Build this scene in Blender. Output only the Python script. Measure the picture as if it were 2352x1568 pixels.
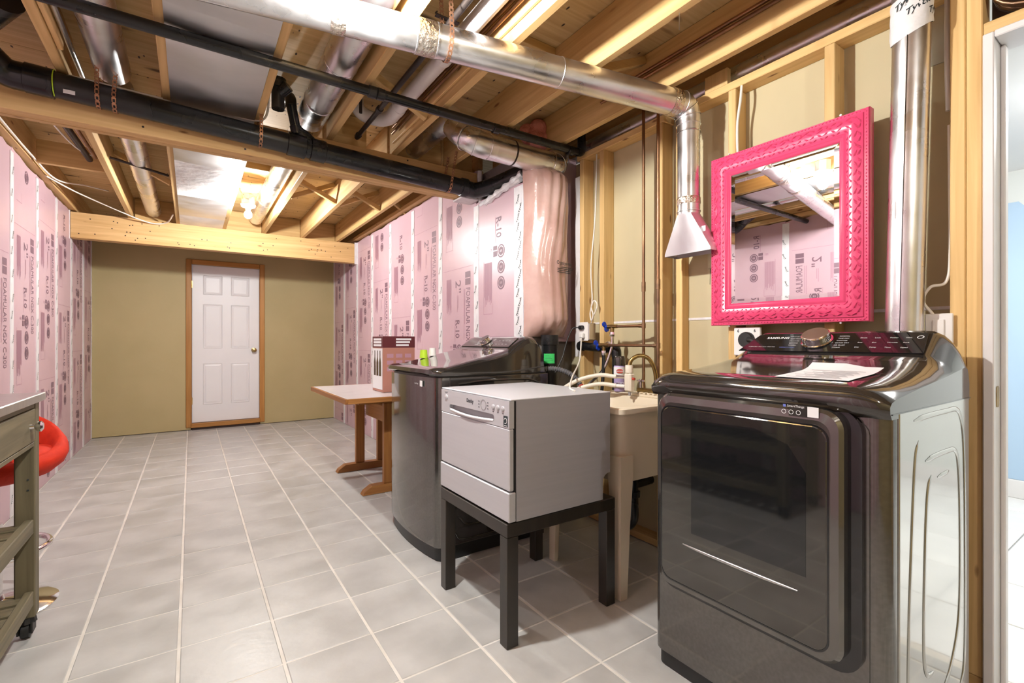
import bpy, math, random
import numpy as np
from mathutils import Vector, Matrix
random.seed(7)
for o in list(bpy.data.objects): bpy.data.objects.remove(o)
S = bpy.context.scene
COL = S.collection
# ------------------------------------------------------------------ camera
cd = bpy.data.cameras.new('camera'); cam = bpy.data.objects.new('camera', cd); COL.objects.link(cam)
cd.sensor_fit = 'HORIZONTAL'; cd.sensor_width = 36.0; cd.lens = 36.0*1090.0/2352.0
cd.clip_start = 0.02; cd.clip_end = 60
cam.location = (0, 0, 1.12); cam.rotation_euler = (math.pi/2, 0, -0.5947)
S.camera = cam
# ------------------------------------------------------------------ world / exposure
w = bpy.data.worlds.new('world'); S.world = w; w.use_nodes = True
w.node_tree.nodes['Background'].inputs[0].default_value = (0.8, 0.86, 1.0, 1)
w.node_tree.nodes['Background'].inputs[1].default_value = 0.15
S.view_settings.view_transform = 'Standard'; S.view_settings.look = 'None'
S.view_settings.gamma = 1.0; S.view_settings.use_curve_mapping = False
S.view_settings.exposure = 0.62
BULB_FAR, BULB_NEAR, FILL_REAR, HALL_FILL = 68.0, 90.0, 22.0, 46.0     # watts: two bare bulbs, then the added rear fill bulb and hall lamp

# ------------------------------------------------------------------ mesh builder
V3 = lambda a: np.array(a, float)
def unit(a):
    a = V3(a); n = np.linalg.norm(a); return a/n if n > 1e-12 else a
def perp(d):
    d = unit(d); t = V3((0, 0, 1)) if abs(d[2]) < 0.9 else V3((0, 1, 0))
    s = unit(np.cross(d, t)); return s, unit(np.cross(s, d))
WORLD = {}           # object -> world position of its origin
class MB:
    def __init__(s): s.v = []; s.f = []; s.m = []
    def add(s, verts, faces, mi=0):
        b = len(s.v); s.v.extend([tuple(map(float, p)) for p in verts])
        for q in faces: s.f.append(tuple(b+i for i in q)); s.m.append(mi)
        return s
    def box(s, a, b, bev=0.0, mi=0):
        x0, y0, z0 = [min(p, q) for p, q in zip(a, b)]; x1, y1, z1 = [max(p, q) for p, q in zip(a, b)]
        return s.obox(V3(((x0+x1)/2, (y0+y1)/2, (z0+z1)/2)), (1, 0, 0), (0, 1, 0), (0, 0, 1), (x1-x0)/2, (y1-y0)/2, (z1-z0)/2, bev, mi)
    def obox(s, c, ax, ay, az, hx, hy, hz, bev=0.0, mi=0):
        c = V3(c); ax, ay, az = V3(ax), V3(ay), V3(az)
        P = lambda x, y, z: c+ax*x+ay*y+az*z
        if bev <= 0:
            vs = [P(sx*hx, sy*hy, sz*hz) for sx in (-1, 1) for sy in (-1, 1) for sz in (-1, 1)]
            return s.add(vs, [(0, 1, 3, 2), (4, 6, 7, 5), (0, 4, 5, 1), (2, 3, 7, 6), (0, 2, 6, 4), (1, 5, 7, 3)], mi)
        b = min(bev, hx*.9, hy*.9, hz*.9); vs = []; idx = {}
        for sx in (-1, 1):
            for sy in (-1, 1):
                for sz in (-1, 1):
                    for k in range(3):
                        q = [sx*(hx-(0 if k == 0 else b)), sy*(hy-(0 if k == 1 else b)), sz*(hz-(0 if k == 2 else b))]
                        idx[(sx, sy, sz, k)] = len(vs); vs.append(P(*q))
        fs = []; I = lambda x, y, z, k: idx[(x, y, z, k)]
        for q in (-1, 1):
            fs.append((I(q, -1, -1, 0), I(q, 1, -1, 0), I(q, 1, 1, 0), I(q, -1, 1, 0)))
            fs.append((I(-1, q, -1, 1), I(-1, q, 1, 1), I(1, q, 1, 1), I(1, q, -1, 1)))
            fs.append((I(-1, -1, q, 2), I(1, -1, q, 2), I(1, 1, q, 2), I(-1, 1, q, 2)))
            for r in (-1, 1):
                fs.append((I(-1, q, r, 1), I(1, q, r, 1), I(1, q, r, 2), I(-1, q, r, 2)))
                fs.append((I(q, -1, r, 0), I(q, 1, r, 0), I(q, 1, r, 2), I(q, -1, r, 2)))
                fs.append((I(q, r, -1, 0), I(q, r, 1, 0), I(q, r, 1, 1), I(q, r, -1, 1)))
                for t in (-1, 1): fs.append((I(q, r, t, 0), I(q, r, t, 1), I(q, r, t, 2)))
        return s.add(vs, fs, mi)
    def bar(s, p0, p1, wd, ht, up=(0, 0, 1), bev=0.0, mi=0):
        p0, p1 = V3(p0), V3(p1); d = unit(p1-p0); sd = unit(np.cross(d, up)); u = unit(np.cross(sd, d))
        return s.obox((p0+p1)/2, d, sd, u, np.linalg.norm(p1-p0)/2, wd/2, ht/2, bev, mi)
    def tube(s, pts, r, n=12, caps=True, mi=0, closed=False):
        pts = [V3(p) for p in pts]; N = len(pts)
        rs = list(r) if hasattr(r, '__len__') else [r]*N
        vs = []; fs = []; prev = None
        for i in range(N):
            if closed: d = unit(pts[(i+1) % N]-pts[i-1])
            else: d = unit((pts[min(i+1, N-1)]-pts[max(i-1, 0)]))
            if np.linalg.norm(d) < 1e-6: d = V3((0, 0, 1))
            if prev is None: a, b = perp(d)
            else:
                a = prev-d*np.dot(prev, d); a = unit(a); b = unit(np.cross(a, d))
            prev = a; b = unit(np.cross(d, a))
            for k in range(n):
                t = 2*math.pi*k/n; vs.append(pts[i]+(a*math.cos(t)+b*math.sin(t))*rs[i])
        M = N if closed else N-1
        for i in range(M):
            j = (i+1) % N
            for k in range(n):
                l = (k+1) % n; fs.append((i*n+k, i*n+l, j*n+l, j*n+k))
        if caps and not closed:
            fs.append(tuple(range(n-1, -1, -1))); fs.append(tuple((N-1)*n+k for k in range(n)))
        return s.add(vs, fs, mi)
    def lathe(s, o, ax, prof, n=20, mi=0, capa=True, capb=True):
        o = V3(o); ax = unit(ax); a, b = perp(ax); vs = []; fs = []
        for (r, h) in prof:
            for k in range(n):
                t = 2*math.pi*k/n; vs.append(o+ax*h+(a*math.cos(t)+b*math.sin(t))*r)
        for i in range(len(prof)-1):
            for k in range(n):
                l = (k+1) % n; fs.append((i*n+k, i*n+l, (i+1)*n+l, (i+1)*n+k))
        if capa: fs.append(tuple(range(n-1, -1, -1)))
        if capb: fs.append(tuple((len(prof)-1)*n+k for k in range(n)))
        return s.add(vs, fs, mi)
    def sphere(s, c, r, n=16, m=8, sc=(1, 1, 1), mi=0):
        c = V3(c); vs = []; fs = []
        for i in range(m+1):
            p = math.pi*i/m
            for k in range(n):
                t = 2*math.pi*k/n; vs.append(c+V3((r*sc[0]*math.sin(p)*math.cos(t), r*sc[1]*math.sin(p)*math.sin(t), r*sc[2]*math.cos(p))))
        for i in range(m):
            for k in range(n):
                l = (k+1) % n; fs.append((i*n+k, (i+1)*n+k, (i+1)*n+l, i*n+l))
        return s.add(vs, fs, mi)
    def grid(s, rows, mi=0, closed=False):
        R = len(rows); Cn = len(rows[0]); fs = []
        for i in range(R-1):
            for j in range(Cn if closed else Cn-1):
                k = (j+1) % Cn; fs.append((i*Cn+j, i*Cn+k, (i+1)*Cn+k, (i+1)*Cn+j))
        return s.add([p for r in rows for p in r], fs, mi)
    def slab(s, poly, o, u, v, n, t, mi=0):
        """polygon (2D list) extruded by t along n"""
        o, u, v, n = V3(o), V3(u), V3(v), V3(n); N = len(poly)
        A = [o+u*x+v*y for x, y in poly]; B = [p+n*t for p in A]
        fs = [tuple(range(N-1, -1, -1)), tuple(range(N, 2*N))]+[(i, (i+1) % N, N+(i+1) % N, N+i) for i in range(N)]
        return s.add(A+B, fs, mi)
    def poly(s, pts, mi=0): return s.add(pts, [tuple(range(len(pts)))], mi)
    def ring(s, outer, inner, o, u, v, n, t, mi=0):
        """frame between two polygons of the same count, extruded"""
        o, u, v, n = V3(o), V3(u), V3(v), V3(n); N = len(outer)
        A = [o+u*x+v*y for x, y in outer]; B = [o+u*x+v*y for x, y in inner]
        vs = A+B+[p+n*t for p in A]+[p+n*t for p in B]; fs = []
        for i in range(N):
            j = (i+1) % N
            fs += [(i, j, N+j, N+i), (2*N+i, 3*N+i, 3*N+j, 2*N+j), (i, 2*N+i, 2*N+j, j), (N+i, N+j, 3*N+j, 3*N+i)]
        return s.add(vs, fs, mi)
    def text(s, txt, o, u, v, size, mi=0, align='L', bold=0.0, shear=0.0):
        vs, fs, wd = text_geo(txt, bold, shear); o, u, v = V3(o), V3(u), V3(v)
        off = {'L': 0, 'C': -wd/2, 'R': -wd}[align]
        return s.add([o+u*((x+off)*size)+v*(y*size) for x, y in vs], fs, mi)
    def build(s, name, mat, parent=None, smooth=None, origin=None):
        P = np.array(s.v); lo, hi = P.min(0), P.max(0)
        c = V3(origin) if origin is not None else V3(((lo[0]+hi[0])/2, (lo[1]+hi[1])/2, lo[2] if parent is None else (lo[2]+hi[2])/2))
        me = bpy.data.meshes.new(name); me.from_pydata((P-c).tolist(), [], s.f)
        mats = mat if isinstance(mat, (list, tuple)) else [mat]
        for m in mats: me.materials.append(m)
        if len(mats) > 1: me.polygons.foreach_set('material_index', s.m)
        if smooth:
            me.polygons.foreach_set('use_smooth', [True]*len(me.polygons)); me.update()
            try: me.set_sharp_from_angle(angle=math.radians(smooth))
            except Exception: pass
        me.update()
        o = bpy.data.objects.new(name, me); COL.objects.link(o)
        place(o, c, parent); return o
def place(o, c, parent=None):
    c = V3(c)
    if parent is not None:
        o.parent = parent; o.location = c-WORLD[parent.name]
    else: o.location = c
    WORLD[o.name] = c
_T = {}
def text_geo(txt, bold=0.0, shear=0.0):
    key = (txt, bold, shear)
    if key not in _T:
        cu = bpy.data.curves.new('t', 'FONT'); cu.body = txt; cu.size = 1; cu.resolution_u = 2; cu.offset = bold; cu.shear = shear
        cu.fill_mode = 'FRONT'
        ob = bpy.data.objects.new('t', cu); me = bpy.data.meshes.new_from_object(ob)
        vs = [(v.co.x, v.co.y) for v in me.vertices]; fs = [tuple(p.vertices) for p in me.polygons]
        wd = max([x for x, y in vs]+[0])
        bpy.data.objects.remove(ob); bpy.data.curves.remove(cu); bpy.data.meshes.remove(me)
        _T[key] = (vs, fs, wd)
    return _T[key]
def thing(name, label, cat, loc=(0, 0, 0), group=None, kind=None):
    o = bpy.data.objects.new(name, None); COL.objects.link(o); o.empty_display_size = 0.1
    place(o, loc); tag(o, label, cat, group, kind); return o
def tag(o, label, cat, group=None, kind=None):
    o['label'] = label; o['category'] = cat
    if group: o['group'] = group
    if kind: o['kind'] = kind
    return o
def struct(o, label, cat): return tag(o, label, cat, None, 'structure')
def copy_at(src, parent, c, name=None):
    o = src.copy(); COL.objects.link(o); place(o, c, parent); return o
def rrect(w, h, r, n=5, cx=0, cy=0):
    P = []
    for (sx, sy, a0) in ((1, 1, 0), (-1, 1, 90), (-1, -1, 180), (1, -1, 270)):
        for k in range(n+1):
            a = math.radians(a0+90*k/n); P.append((cx+sx*(w/2-r)+r*math.cos(a), cy+sy*(h/2-r)+r*math.sin(a)))
    return P
def circ(r, n=20, cx=0, cy=0): return [(cx+r*math.cos(2*math.pi*k/n), cy+r*math.sin(2*math.pi*k/n)) for k in range(n)]
def bez(p0, p1, p2, p3, n=14):
    p0, p1, p2, p3 = map(V3, (p0, p1, p2, p3)); out = []
    for i in range(n+1):
        t = i/n; out.append(p0*(1-t)**3+p1*3*t*(1-t)**2+p2*3*t*t*(1-t)+p3*t**3)
    return out
def spline(pts, n=8):
    pts = [V3(p) for p in pts]; out = []
    for i in range(len(pts)-1):
        a, b = pts[i], pts[i+1]; ta = (pts[i+1]-pts[i-1])/2 if i > 0 else (b-a); tb = (pts[i+2]-pts[i])/2 if i+2 < len(pts) else (b-a)
        for k in range(n):
            t = k/n; out.append(a*(2*t**3-3*t*t+1)+ta*(t**3-2*t*t+t)+b*(-2*t**3+3*t*t)+tb*(t**3-t*t))
    out.append(pts[-1]); return out

# ------------------------------------------------------------------ materials
def nodes(name):
    m = bpy.data.materials.new(name); m.use_nodes = True; nt = m.node_tree
    return m, nt, nt.nodes['Principled BSDF']
def setp(b, rough=0.5, metal=0.0, spec=0.5, coat=0.0, coatr=0.05):
    b.inputs['Roughness'].default_value = rough; b.inputs['Metallic'].default_value = metal
    b.inputs['Specular IOR Level'].default_value = spec
    b.inputs['Coat Weight'].default_value = coat; b.inputs['Coat Roughness'].default_value = coatr
def c4(c): return (c[0], c[1], c[2], 1.0)
def mat(name, col, rough=0.5, metal=0.0, spec=0.5, col2=None, scale=(8, 8, 8), amt=1.0, bump=0.0, bscale=None, detail=4, coat=0.0, lo=0.35, hi=0.65, rough2=None):
    m, nt, b = nodes(name); setp(b, rough, metal, spec, coat)
    b.inputs['Base Color'].default_value = c4(col)
    L = nt.links
    if col2 is not None or bump > 0 or rough2 is not None:
        tc = nt.nodes.new('ShaderNodeTexCoord'); mp = nt.nodes.new('ShaderNodeMapping'); oi = nt.nodes.new('ShaderNodeObjectInfo')
        L.new(tc.outputs['Object'], mp.inputs['Vector']); mp.inputs['Scale'].default_value = scale
        va = nt.nodes.new('ShaderNodeVectorMath'); va.operation = 'MULTIPLY_ADD'
        L.new(oi.outputs['Random'], va.inputs[0]); va.inputs[1].default_value = (37, 19, 53); L.new(mp.outputs[0], va.inputs[2])
        nz = nt.nodes.new('ShaderNodeTexNoise'); nz.inputs['Scale'].default_value = 1; nz.inputs['Detail'].default_value = detail
        L.new(va.outputs[0], nz.inputs['Vector'])
        rp = nt.nodes.new('ShaderNodeValToRGB'); rp.color_ramp.elements[0].position = lo; rp.color_ramp.elements[1].position = hi
        rp.color_ramp.elements[0].color = c4(col); rp.color_ramp.elements[1].color = c4(col2 or col)
        L.new(nz.outputs['Fac'], rp.inputs[0]); L.new(rp.outputs[0], b.inputs['Base Color'])
        if rough2 is not None:
            mr = nt.nodes.new('ShaderNodeMapRange'); mr.inputs['To Min'].default_value = rough; mr.inputs['To Max'].default_value = rough2
            mr.inputs['From Min'].default_value = lo; mr.inputs['From Max'].default_value = hi
            L.new(nz.outputs['Fac'], mr.inputs['Value']); L.new(mr.outputs[0], b.inputs['Roughness'])
        if bump > 0:
            bp = nt.nodes.new('ShaderNodeBump'); bp.inputs['Strength'].default_value = bump; bp.inputs['Distance'].default_value = 0.01
            if bscale:
                n2 = nt.nodes.new('ShaderNodeTexNoise'); n2.inputs['Scale'].default_value = bscale; n2.inputs['Detail'].default_value = 3
                L.new(tc.outputs['Object'], n2.inputs['Vector']); L.new(n2.outputs['Fac'], bp.inputs['Height'])
            else: L.new(nz.outputs['Fac'], bp.inputs['Height'])
            L.new(bp.outputs[0], b.inputs['Normal'])
    return m
def wood(name, c1, c2, axis, knot=(0.22, 0.10, 0.035), rough=0.62, tint=0.12, ks=1.0, kthr=0.05, speck=0.0):
    """lumber: stretched grain, random knots, per-piece tint"""
    m, nt, b = nodes(name); setp(b, rough, 0, 0.3); L = nt.links; N = nt.nodes.new
    tc = N('ShaderNodeTexCoord'); oi = N('ShaderNodeObjectInfo')
    off = N('ShaderNodeVectorMath'); off.operation = 'MULTIPLY_ADD'
    L.new(oi.outputs['Random'], off.inputs[0]); off.inputs[1].default_value = (11, 17, 23); L.new(tc.outputs['Object'], off.inputs[2])
    mp = N('ShaderNodeMapping'); sc = [38, 38, 38]; sc[axis] = 1.6; mp.inputs['Scale'].default_value = sc
    L.new(off.outputs[0], mp.inputs['Vector'])
    nz = N('ShaderNodeTexNoise'); nz.inputs['Scale'].default_value = 1; nz.inputs['Detail'].default_value = 5; nz.inputs['Distortion'].default_value = 0.6
    L.new(mp.outputs[0], nz.inputs['Vector'])
    rp = N('ShaderNodeValToRGB'); rp.color_ramp.elements[0].position = 0.3; rp.color_ramp.elements[1].position = 0.7
    rp.color_ramp.elements[0].color = c4(c2); rp.color_ramp.elements[1].color = c4(c1); L.new(nz.outputs['Fac'], rp.inputs[0])
    # knots
    km = N('ShaderNodeMapping'); ksc = [13*ks, 13*ks, 13*ks]; ksc[axis] = 3.6*ks; km.inputs['Scale'].default_value = ksc; L.new(off.outputs[0], km.inputs['Vector'])
    vo = N('ShaderNodeTexVoronoi'); vo.inputs['Scale'].default_value = 1; L.new(km.outputs[0], vo.inputs['Vector'])
    kr = N('ShaderNodeValToRGB'); kr.color_ramp.elements[0].position = kthr; kr.color_ramp.elements[1].position = kthr*2.2
    kr.color_ramp.elements[0].color = (1, 1, 1, 1); kr.color_ramp.elements[1].color = (0, 0, 0, 1); L.new(vo.outputs['Distance'], kr.inputs[0])
    mx = N('ShaderNodeMix'); mx.data_type = 'RGBA'; L.new(kr.outputs[0], mx.inputs['Factor']); L.new(rp.outputs[0], mx.inputs['A']); mx.inputs['B'].default_value = c4(knot)
    if speck > 0:
        sm = N('ShaderNodeMapping'); sm.inputs['Scale'].default_value = (22, 9, 9); L.new(off.outputs[0], sm.inputs['Vector'])
        v2 = N('ShaderNodeTexVoronoi'); v2.inputs['Scale'].default_value = 1; L.new(sm.outputs[0], v2.inputs['Vector'])
        sr = N('ShaderNodeValToRGB'); sr.color_ramp.elements[0].position = speck; sr.color_ramp.elements[1].position = speck*1.5
        sr.color_ramp.elements[0].color = (1, 1, 1, 1); sr.color_ramp.elements[1].color = (0, 0, 0, 1); L.new(v2.outputs['Distance'], sr.inputs[0])
        m2 = N('ShaderNodeMix'); m2.data_type = 'RGBA'; L.new(sr.outputs[0], m2.inputs['Factor']); L.new(mx.outputs['Result'], m2.inputs['A']); m2.inputs['B'].default_value = (.05, .035, .025, 1); mx = m2
    # per piece tint
    hs = N('ShaderNodeHueSaturation'); mr = N('ShaderNodeMapRange'); L.new(oi.outputs['Random'], mr.inputs['Value'])
    mr.inputs['To Min'].default_value = 1-tint; mr.inputs['To Max'].default_value = 1+tint; L.new(mr.outputs[0], hs.inputs['Value'])
    L.new(mx.outputs['Result'], hs.inputs['Color']); L.new(hs.outputs[0], b.inputs['Base Color'])
    bp = N('ShaderNodeBump'); bp.inputs['Strength'].default_value = 0.12; bp.inputs['Distance'].default_value = 0.004
    L.new(nz.outputs['Fac'], bp.inputs['Height']); L.new(bp.outputs[0], b.inputs['Normal'])
    return m
def emit(name, col, strength):
    m, nt, b = nodes(name); b.inputs['Base Color'].default_value = c4(col)
    b.inputs['Emission Color'].default_value = c4(col); b.inputs['Emission Strength'].default_value = strength
    return m
PINE1, PINE2 = (0.70, 0.47, 0.22), (0.55, 0.335, 0.13)
M = {}
for i, a in enumerate('xyz'):
    M['lumber_'+a] = wood('lumber_'+a, PINE1, PINE2, i)
    M['joist_'+a] = wood('joist_'+a, (0.62, 0.415, 0.185), (0.47, 0.295, 0.115), i, ks=0.8)
    M['stud_'+a] = wood('stud_'+a, (0.74, 0.515, 0.235), (0.58, 0.375, 0.15), i)
    M['oak_'+a] = wood('oak_'+a, (0.40, 0.185, 0.055), (0.25, 0.10, 0.03), i, kthr=0.001, tint=0.08, rough=0.4)
    M['trim_'+a] = wood('trim_'+a, (0.46, 0.235, 0.07), (0.36, 0.16, 0.04), i, kthr=0.001, tint=0.1, rough=0.42)
    M['cart_'+a] = wood('cart_'+a, (0.19, 0.16, 0.095), (0.10, 0.085, 0.05), i, kthr=0.03, tint=0.08, rough=0.5)
M['ply'] = wood('plywood', (0.66, 0.48, 0.24), (0.50, 0.33, 0.145), 0, knot=(0.13, 0.075, 0.035), speck=0.085, ks=0.55, kthr=0.075, tint=0.06)
M['tile'] = mat('floor_tile', (0.43, 0.428, 0.412), 0.30, 0, 0.5, (0.54, 0.537, 0.52), (5, 5, 5), bump=0.10, bscale=26, rough2=0.46)
M['grout'] = mat('grout', (0.66, 0.63, 0.57), 0.8, 0, 0.3, (0.76, 0.73, 0.68), (9, 9, 9))
M['foam'] = mat('pink_foam', (0.55, 0.375, 0.425), 0.33, 0, 0.5, (0.585, 0.41, 0.46), (2.5, 2.5, 2.5), bump=0.015, bscale=60)
M['foam_ink'] = mat('foam_ink', (0.20, 0.115, 0.15), 0.5); M['foam_ink2'] = mat('foam_ink_light', (0.44, 0.245, 0.31), 0.5)
M['tape'] = mat('white_tape', (0.80, 0.79, 0.80), 0.35, 0, 0.5, (0.70, 0.69, 0.71), (40, 40, 14), bump=0.25)
M['ink'] = mat('black_ink', (0.02, 0.03, 0.035), 0.5)
M['tan'] = mat('tan_paint', (0.43, 0.355, 0.175), 0.55, 0, 0.35, (0.46, 0.38, 0.195), (2, 2, 2), bump=0.05, bscale=90)
M['drywall'] = mat('grey_drywall_paper', (0.56, 0.49, 0.31), 0.65, 0, 0.3, (0.51, 0.445, 0.275), (3, 3, 1.2))
M['concrete'] = mat('concrete', (0.30, 0.27, 0.25), 0.9, 0, 0.2, (0.22, 0.2, 0.18), (6, 6, 6))
M['galv'] = mat('galvanised_steel', (0.66, 0.66, 0.67), 0.24, 1.0, 0.5, (0.78, 0.78, 0.79), (7, 7, 7), bump=0.05, bscale=9, rough2=0.38)
M['galv_dull'] = mat('dull_sheet_steel', (0.60, 0.60, 0.61), 0.34, 1.0, 0.5, (0.72, 0.72, 0.73), (3, 5, 3), bump=0.10, bscale=5, rough2=0.5)
M['foil'] = mat('foil_tape', (0.74, 0.70, 0.64), 0.26, 1.0, 0.5, (0.55, 0.48, 0.40), (40, 40, 40), bump=0.8, bscale=70)
M['foilsheet'] = mat('foil_faced_sheet', (0.75, 0.75, 0.74), 0.55, 0.35, 0.5, (0.62, 0.62, 0.62), (8, 8, 8), bump=0.3, bscale=18)
M['abs'] = mat('black_abs', (0.008, 0.009, 0.010), 0.22, 0, 0.42, (0.016, 0.016, 0.017), (5, 5, 5), rough2=0.34)
M['pvc'] = mat('white_pvc', (0.66, 0.62, 0.60), 0.35, 0, 0.5, (0.58, 0.54, 0.52), (4, 4, 4))
M['iron'] = mat('black_iron', (0.035, 0.028, 0.025), 0.42, 0.6, 0.5, (0.06, 0.045, 0.04), (10, 10, 10))
M['copper'] = mat('copper', (0.36, 0.19, 0.10), 0.33, 1.0, 0.5, (0.20, 0.115, 0.07), (9, 9, 5), rough2=0.5)
M['copper_d'] = mat('old_copper', (0.20, 0.125, 0.085), 0.4, 1.0, 0.5, (0.33, 0.2, 0.11), (14, 14, 9))
M['strap'] = mat('copper_strap', (0.50, 0.27, 0.16), 0.42, 0.9, 0.5, (0.30, 0.15, 0.09), (30, 30, 30))
M['cable'] = mat('white_cable', (0.78, 0.74, 0.67), 0.4); M['blackcable'] = mat('black_cable', (0.015, 0.014, 0.014), 0.4)
M['brass'] = mat('brass', (0.44, 0.32, 0.12), 0.28, 1.0, 0.5, (0.30, 0.22, 0.10), (25, 25, 25)); M['chrome'] = mat('chrome', (0.80, 0.79, 0.79), 0.09, 1.0)
M['steel'] = mat('stainless', (0.62, 0.62, 0.60), 0.28, 1.0, 0.5, (0.55, 0.55, 0.54), (3, 60, 3))
M['white'] = mat('white_plastic', (0.80, 0.78, 0.75), 0.35); M['whitepaint'] = mat('white_paint', (0.80, 0.80, 0.81), 0.4, 0, 0.5, (0.77, 0.77, 0.785), (2, 2, 2))
M['jamb'] = mat('white_jamb_paint', (0.76, 0.745, 0.745), 0.4, 0, 0.5, (0.72, 0.71, 0.71), (4, 4, 4))
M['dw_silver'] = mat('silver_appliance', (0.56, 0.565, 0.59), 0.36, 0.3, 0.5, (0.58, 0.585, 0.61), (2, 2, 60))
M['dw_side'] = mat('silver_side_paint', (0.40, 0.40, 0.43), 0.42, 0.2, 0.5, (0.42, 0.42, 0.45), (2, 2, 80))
M['dw_dark'] = mat('dark_gap', (0.015, 0.015, 0.015), 0.6); M['dw_grey'] = mat('grey_recess', (0.33, 0.32, 0.335), 0.4)
M['plat'] = mat('dark_brushed_steel', (0.155, 0.15, 0.142), 0.12, 0.88, 0.5, (0.18, 0.175, 0.166), (3, 90, 90), coat=0.3, bump=0.0)
M['plat_side'] = mat('gloss_side_steel', (0.50, 0.495, 0.465), 0.12, 0.9, 0.5, (0.54, 0.535, 0.505), (2, 2, 3), coat=0.4)
M['deck'] = mat('gloss_black_deck', (0.030, 0.026, 0.023), 0.07, 0.25, 0.7, coat=0.6)
M['gloss'] = mat('gloss_black', (0.008, 0.009, 0.010), 0.05, 0, 0.6, coat=0.4); M['doorglass'] = mat('dark_door_glass', (0.105, 0.102, 0.095), 0.045, 0.85, 0.6, coat=0.3)
M['doorpanel'] = mat('dark_door_panel', (0.17, 0.165, 0.155), 0.10, 0.85, 0.5, coat=0.3)
M['kick'] = mat('black_base', (0.014, 0.015, 0.015), 0.4)
M['knobtop'] = mat('brushed_knob_top', (0.55, 0.42, 0.34), 0.3, 1.0); M['print_white'] = mat('white_print', (0.75, 0.75, 0.76), 0.5); M['print_grey'] = mat('grey_print', (0.33, 0.33, 0.34), 0.5); M['print_blue'] = mat('blue_print', (0.12, 0.16, 0.5), 0.5)
M['table_black'] = mat('black_brown_foil', (0.020, 0.016, 0.012), 0.32, 0, 0.5, (0.028, 0.022, 0.016), (30, 30, 3))
M['laminate'] = mat('white_laminate', (0.66, 0.63, 0.64), 0.25, 0, 0.5, (0.70, 0.67, 0.68), (5, 5, 5))
M['sink'] = mat('cream_plastic', (0.73, 0.645, 0.50), 0.38, 0, 0.5, (0.68, 0.59, 0.45), (3, 3, 3))
M['pinkframe'] = mat('hot_pink_lacquer', (0.70, 0.062, 0.165), 0.24, 0, 0.55, (0.64, 0.05, 0.145), (6, 6, 6), coat=0.3)
M['mirror'] = mat('mirror', (0.93, 0.94, 0.94), 0.005, 1.0)
M['batt'] = mat('poly_wrapped_batt', (0.60, 0.41, 0.365), 0.20, 0, 0.6, (0.47, 0.285, 0.245), (5, 5, 4), bump=0.45, bscale=11, coat=0.3)
M['fluff'] = mat('pink_fibreglass', (0.72, 0.30, 0.26), 0.95, 0, 0.1, (0.55, 0.2, 0.17), (25, 25, 25), bump=1.0, bscale=60)
M['red'] = mat('red_fabric', (0.62, 0.035, 0.012), 0.75, 0, 0.25, (0.54, 0.028, 0.010), (30, 30, 30), bump=0.1, bscale=300)
M['blue'] = mat('blue_plastic', (0.012, 0.05, 0.42), 0.35); M['green'] = mat('green_label', (0.05, 0.60, 0.14), 0.5); M['lime'] = mat('lime_plastic', (0.45, 0.68, 0.03), 0.4)
M['hose'] = mat('grey_corrugated_hose', (0.13, 0.13, 0.14), 0.45); M['creamhose'] = mat('cream_hose', (0.72, 0.66, 0.56), 0.4)
M['lav'] = mat('lavender_can', (0.40, 0.32, 0.56), 0.35); M['maroon'] = mat('maroon_card', (0.10, 0.012, 0.016), 0.5); M['kraft'] = mat('rose_kraft_card', (0.42, 0.19, 0.14), 0.6)
M['redoval'] = mat('red_oval', (0.45, 0.05, 0.03), 0.4); M['paper'] = mat('paper', (0.72, 0.70, 0.71), 0.6)
M['rubber'] = mat('black_rubber', (0.012, 0.012, 0.012), 0.5); M['hallblue'] = mat('pale_blue', (0.43, 0.60, 0.80), 0.55); M['hallwhite'] = mat('hall_white_paint', (0.72, 0.76, 0.76), 0.55)
M['marble'] = mat('white_marble_tile', (0.72, 0.73, 0.73), 0.15, 0, 0.5, (0.82, 0.83, 0.83), (3, 3, 3)); M['marblegrout'] = mat('grey_tile_joint', (0.34, 0.35, 0.35), 0.8)
M['porcelain'] = mat('porcelain', (0.82, 0.81, 0.79), 0.25); M['tyvek'] = mat('house_wrap', (0.80, 0.80, 0.80), 0.42, 0, 0.5, (0.72, 0.72, 0.72), (20, 20, 20), bump=0.5, bscale=25)
M['dark'] = mat('dark_void', (0.05, 0.03, 0.025), 0.8); M['wheel'] = mat('caster_cream', (0.5, 0.45, 0.36), 0.4)  # dark_void: shade of open gaps and cavities put into the colour

# ================================================================== SETTING
XL, XR, YB, YF, ZC, ZJ = -0.95, 1.74, 7.25, -1.6, 2.57, 2.35
XS, XD = 2.10, 2.19            # stud faces, drywall behind them
# ---- floor with its tiles
fl = MB().box((-1.1, YF-.1, -0.12), (XD+.1, YB+.1, -0.0025)).build('floor', M['grout'])
struct(fl, 'grey ceramic tiled basement floor with pale grout', 'floor')
TS, TX, TY, G = 0.3066, -0.3433, 2.1197, 0.0042
def tile_mesh(wd, dp, nm):
    b = MB(); hx, hy = wd/2-.0052, dp/2-.0034; e = 0.003
    lo = [(-hx, -hy, -.010), (hx, -hy, -.010), (hx, hy, -.010), (-hx, hy, -.010)]
    mid = [(x, y, -.0022) for x, y, z in lo]; top = [(x-math.copysign(e, x), y-math.copysign(e, y), 0) for x, y, z in lo]
    b.add(lo+mid+top, [(i, (i+1) % 4, 4+(i+1) % 4, 4+i) for i in range(4)]+[(4+i, 4+(i+1) % 4, 8+(i+1) % 4, 8+i) for i in range(4)]+[(8, 9, 10, 11)])
    me = bpy.data.meshes.new(nm); me.from_pydata(b.v, [], b.f); me.materials.append(M['tile']); return me
_tm = {}
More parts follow.
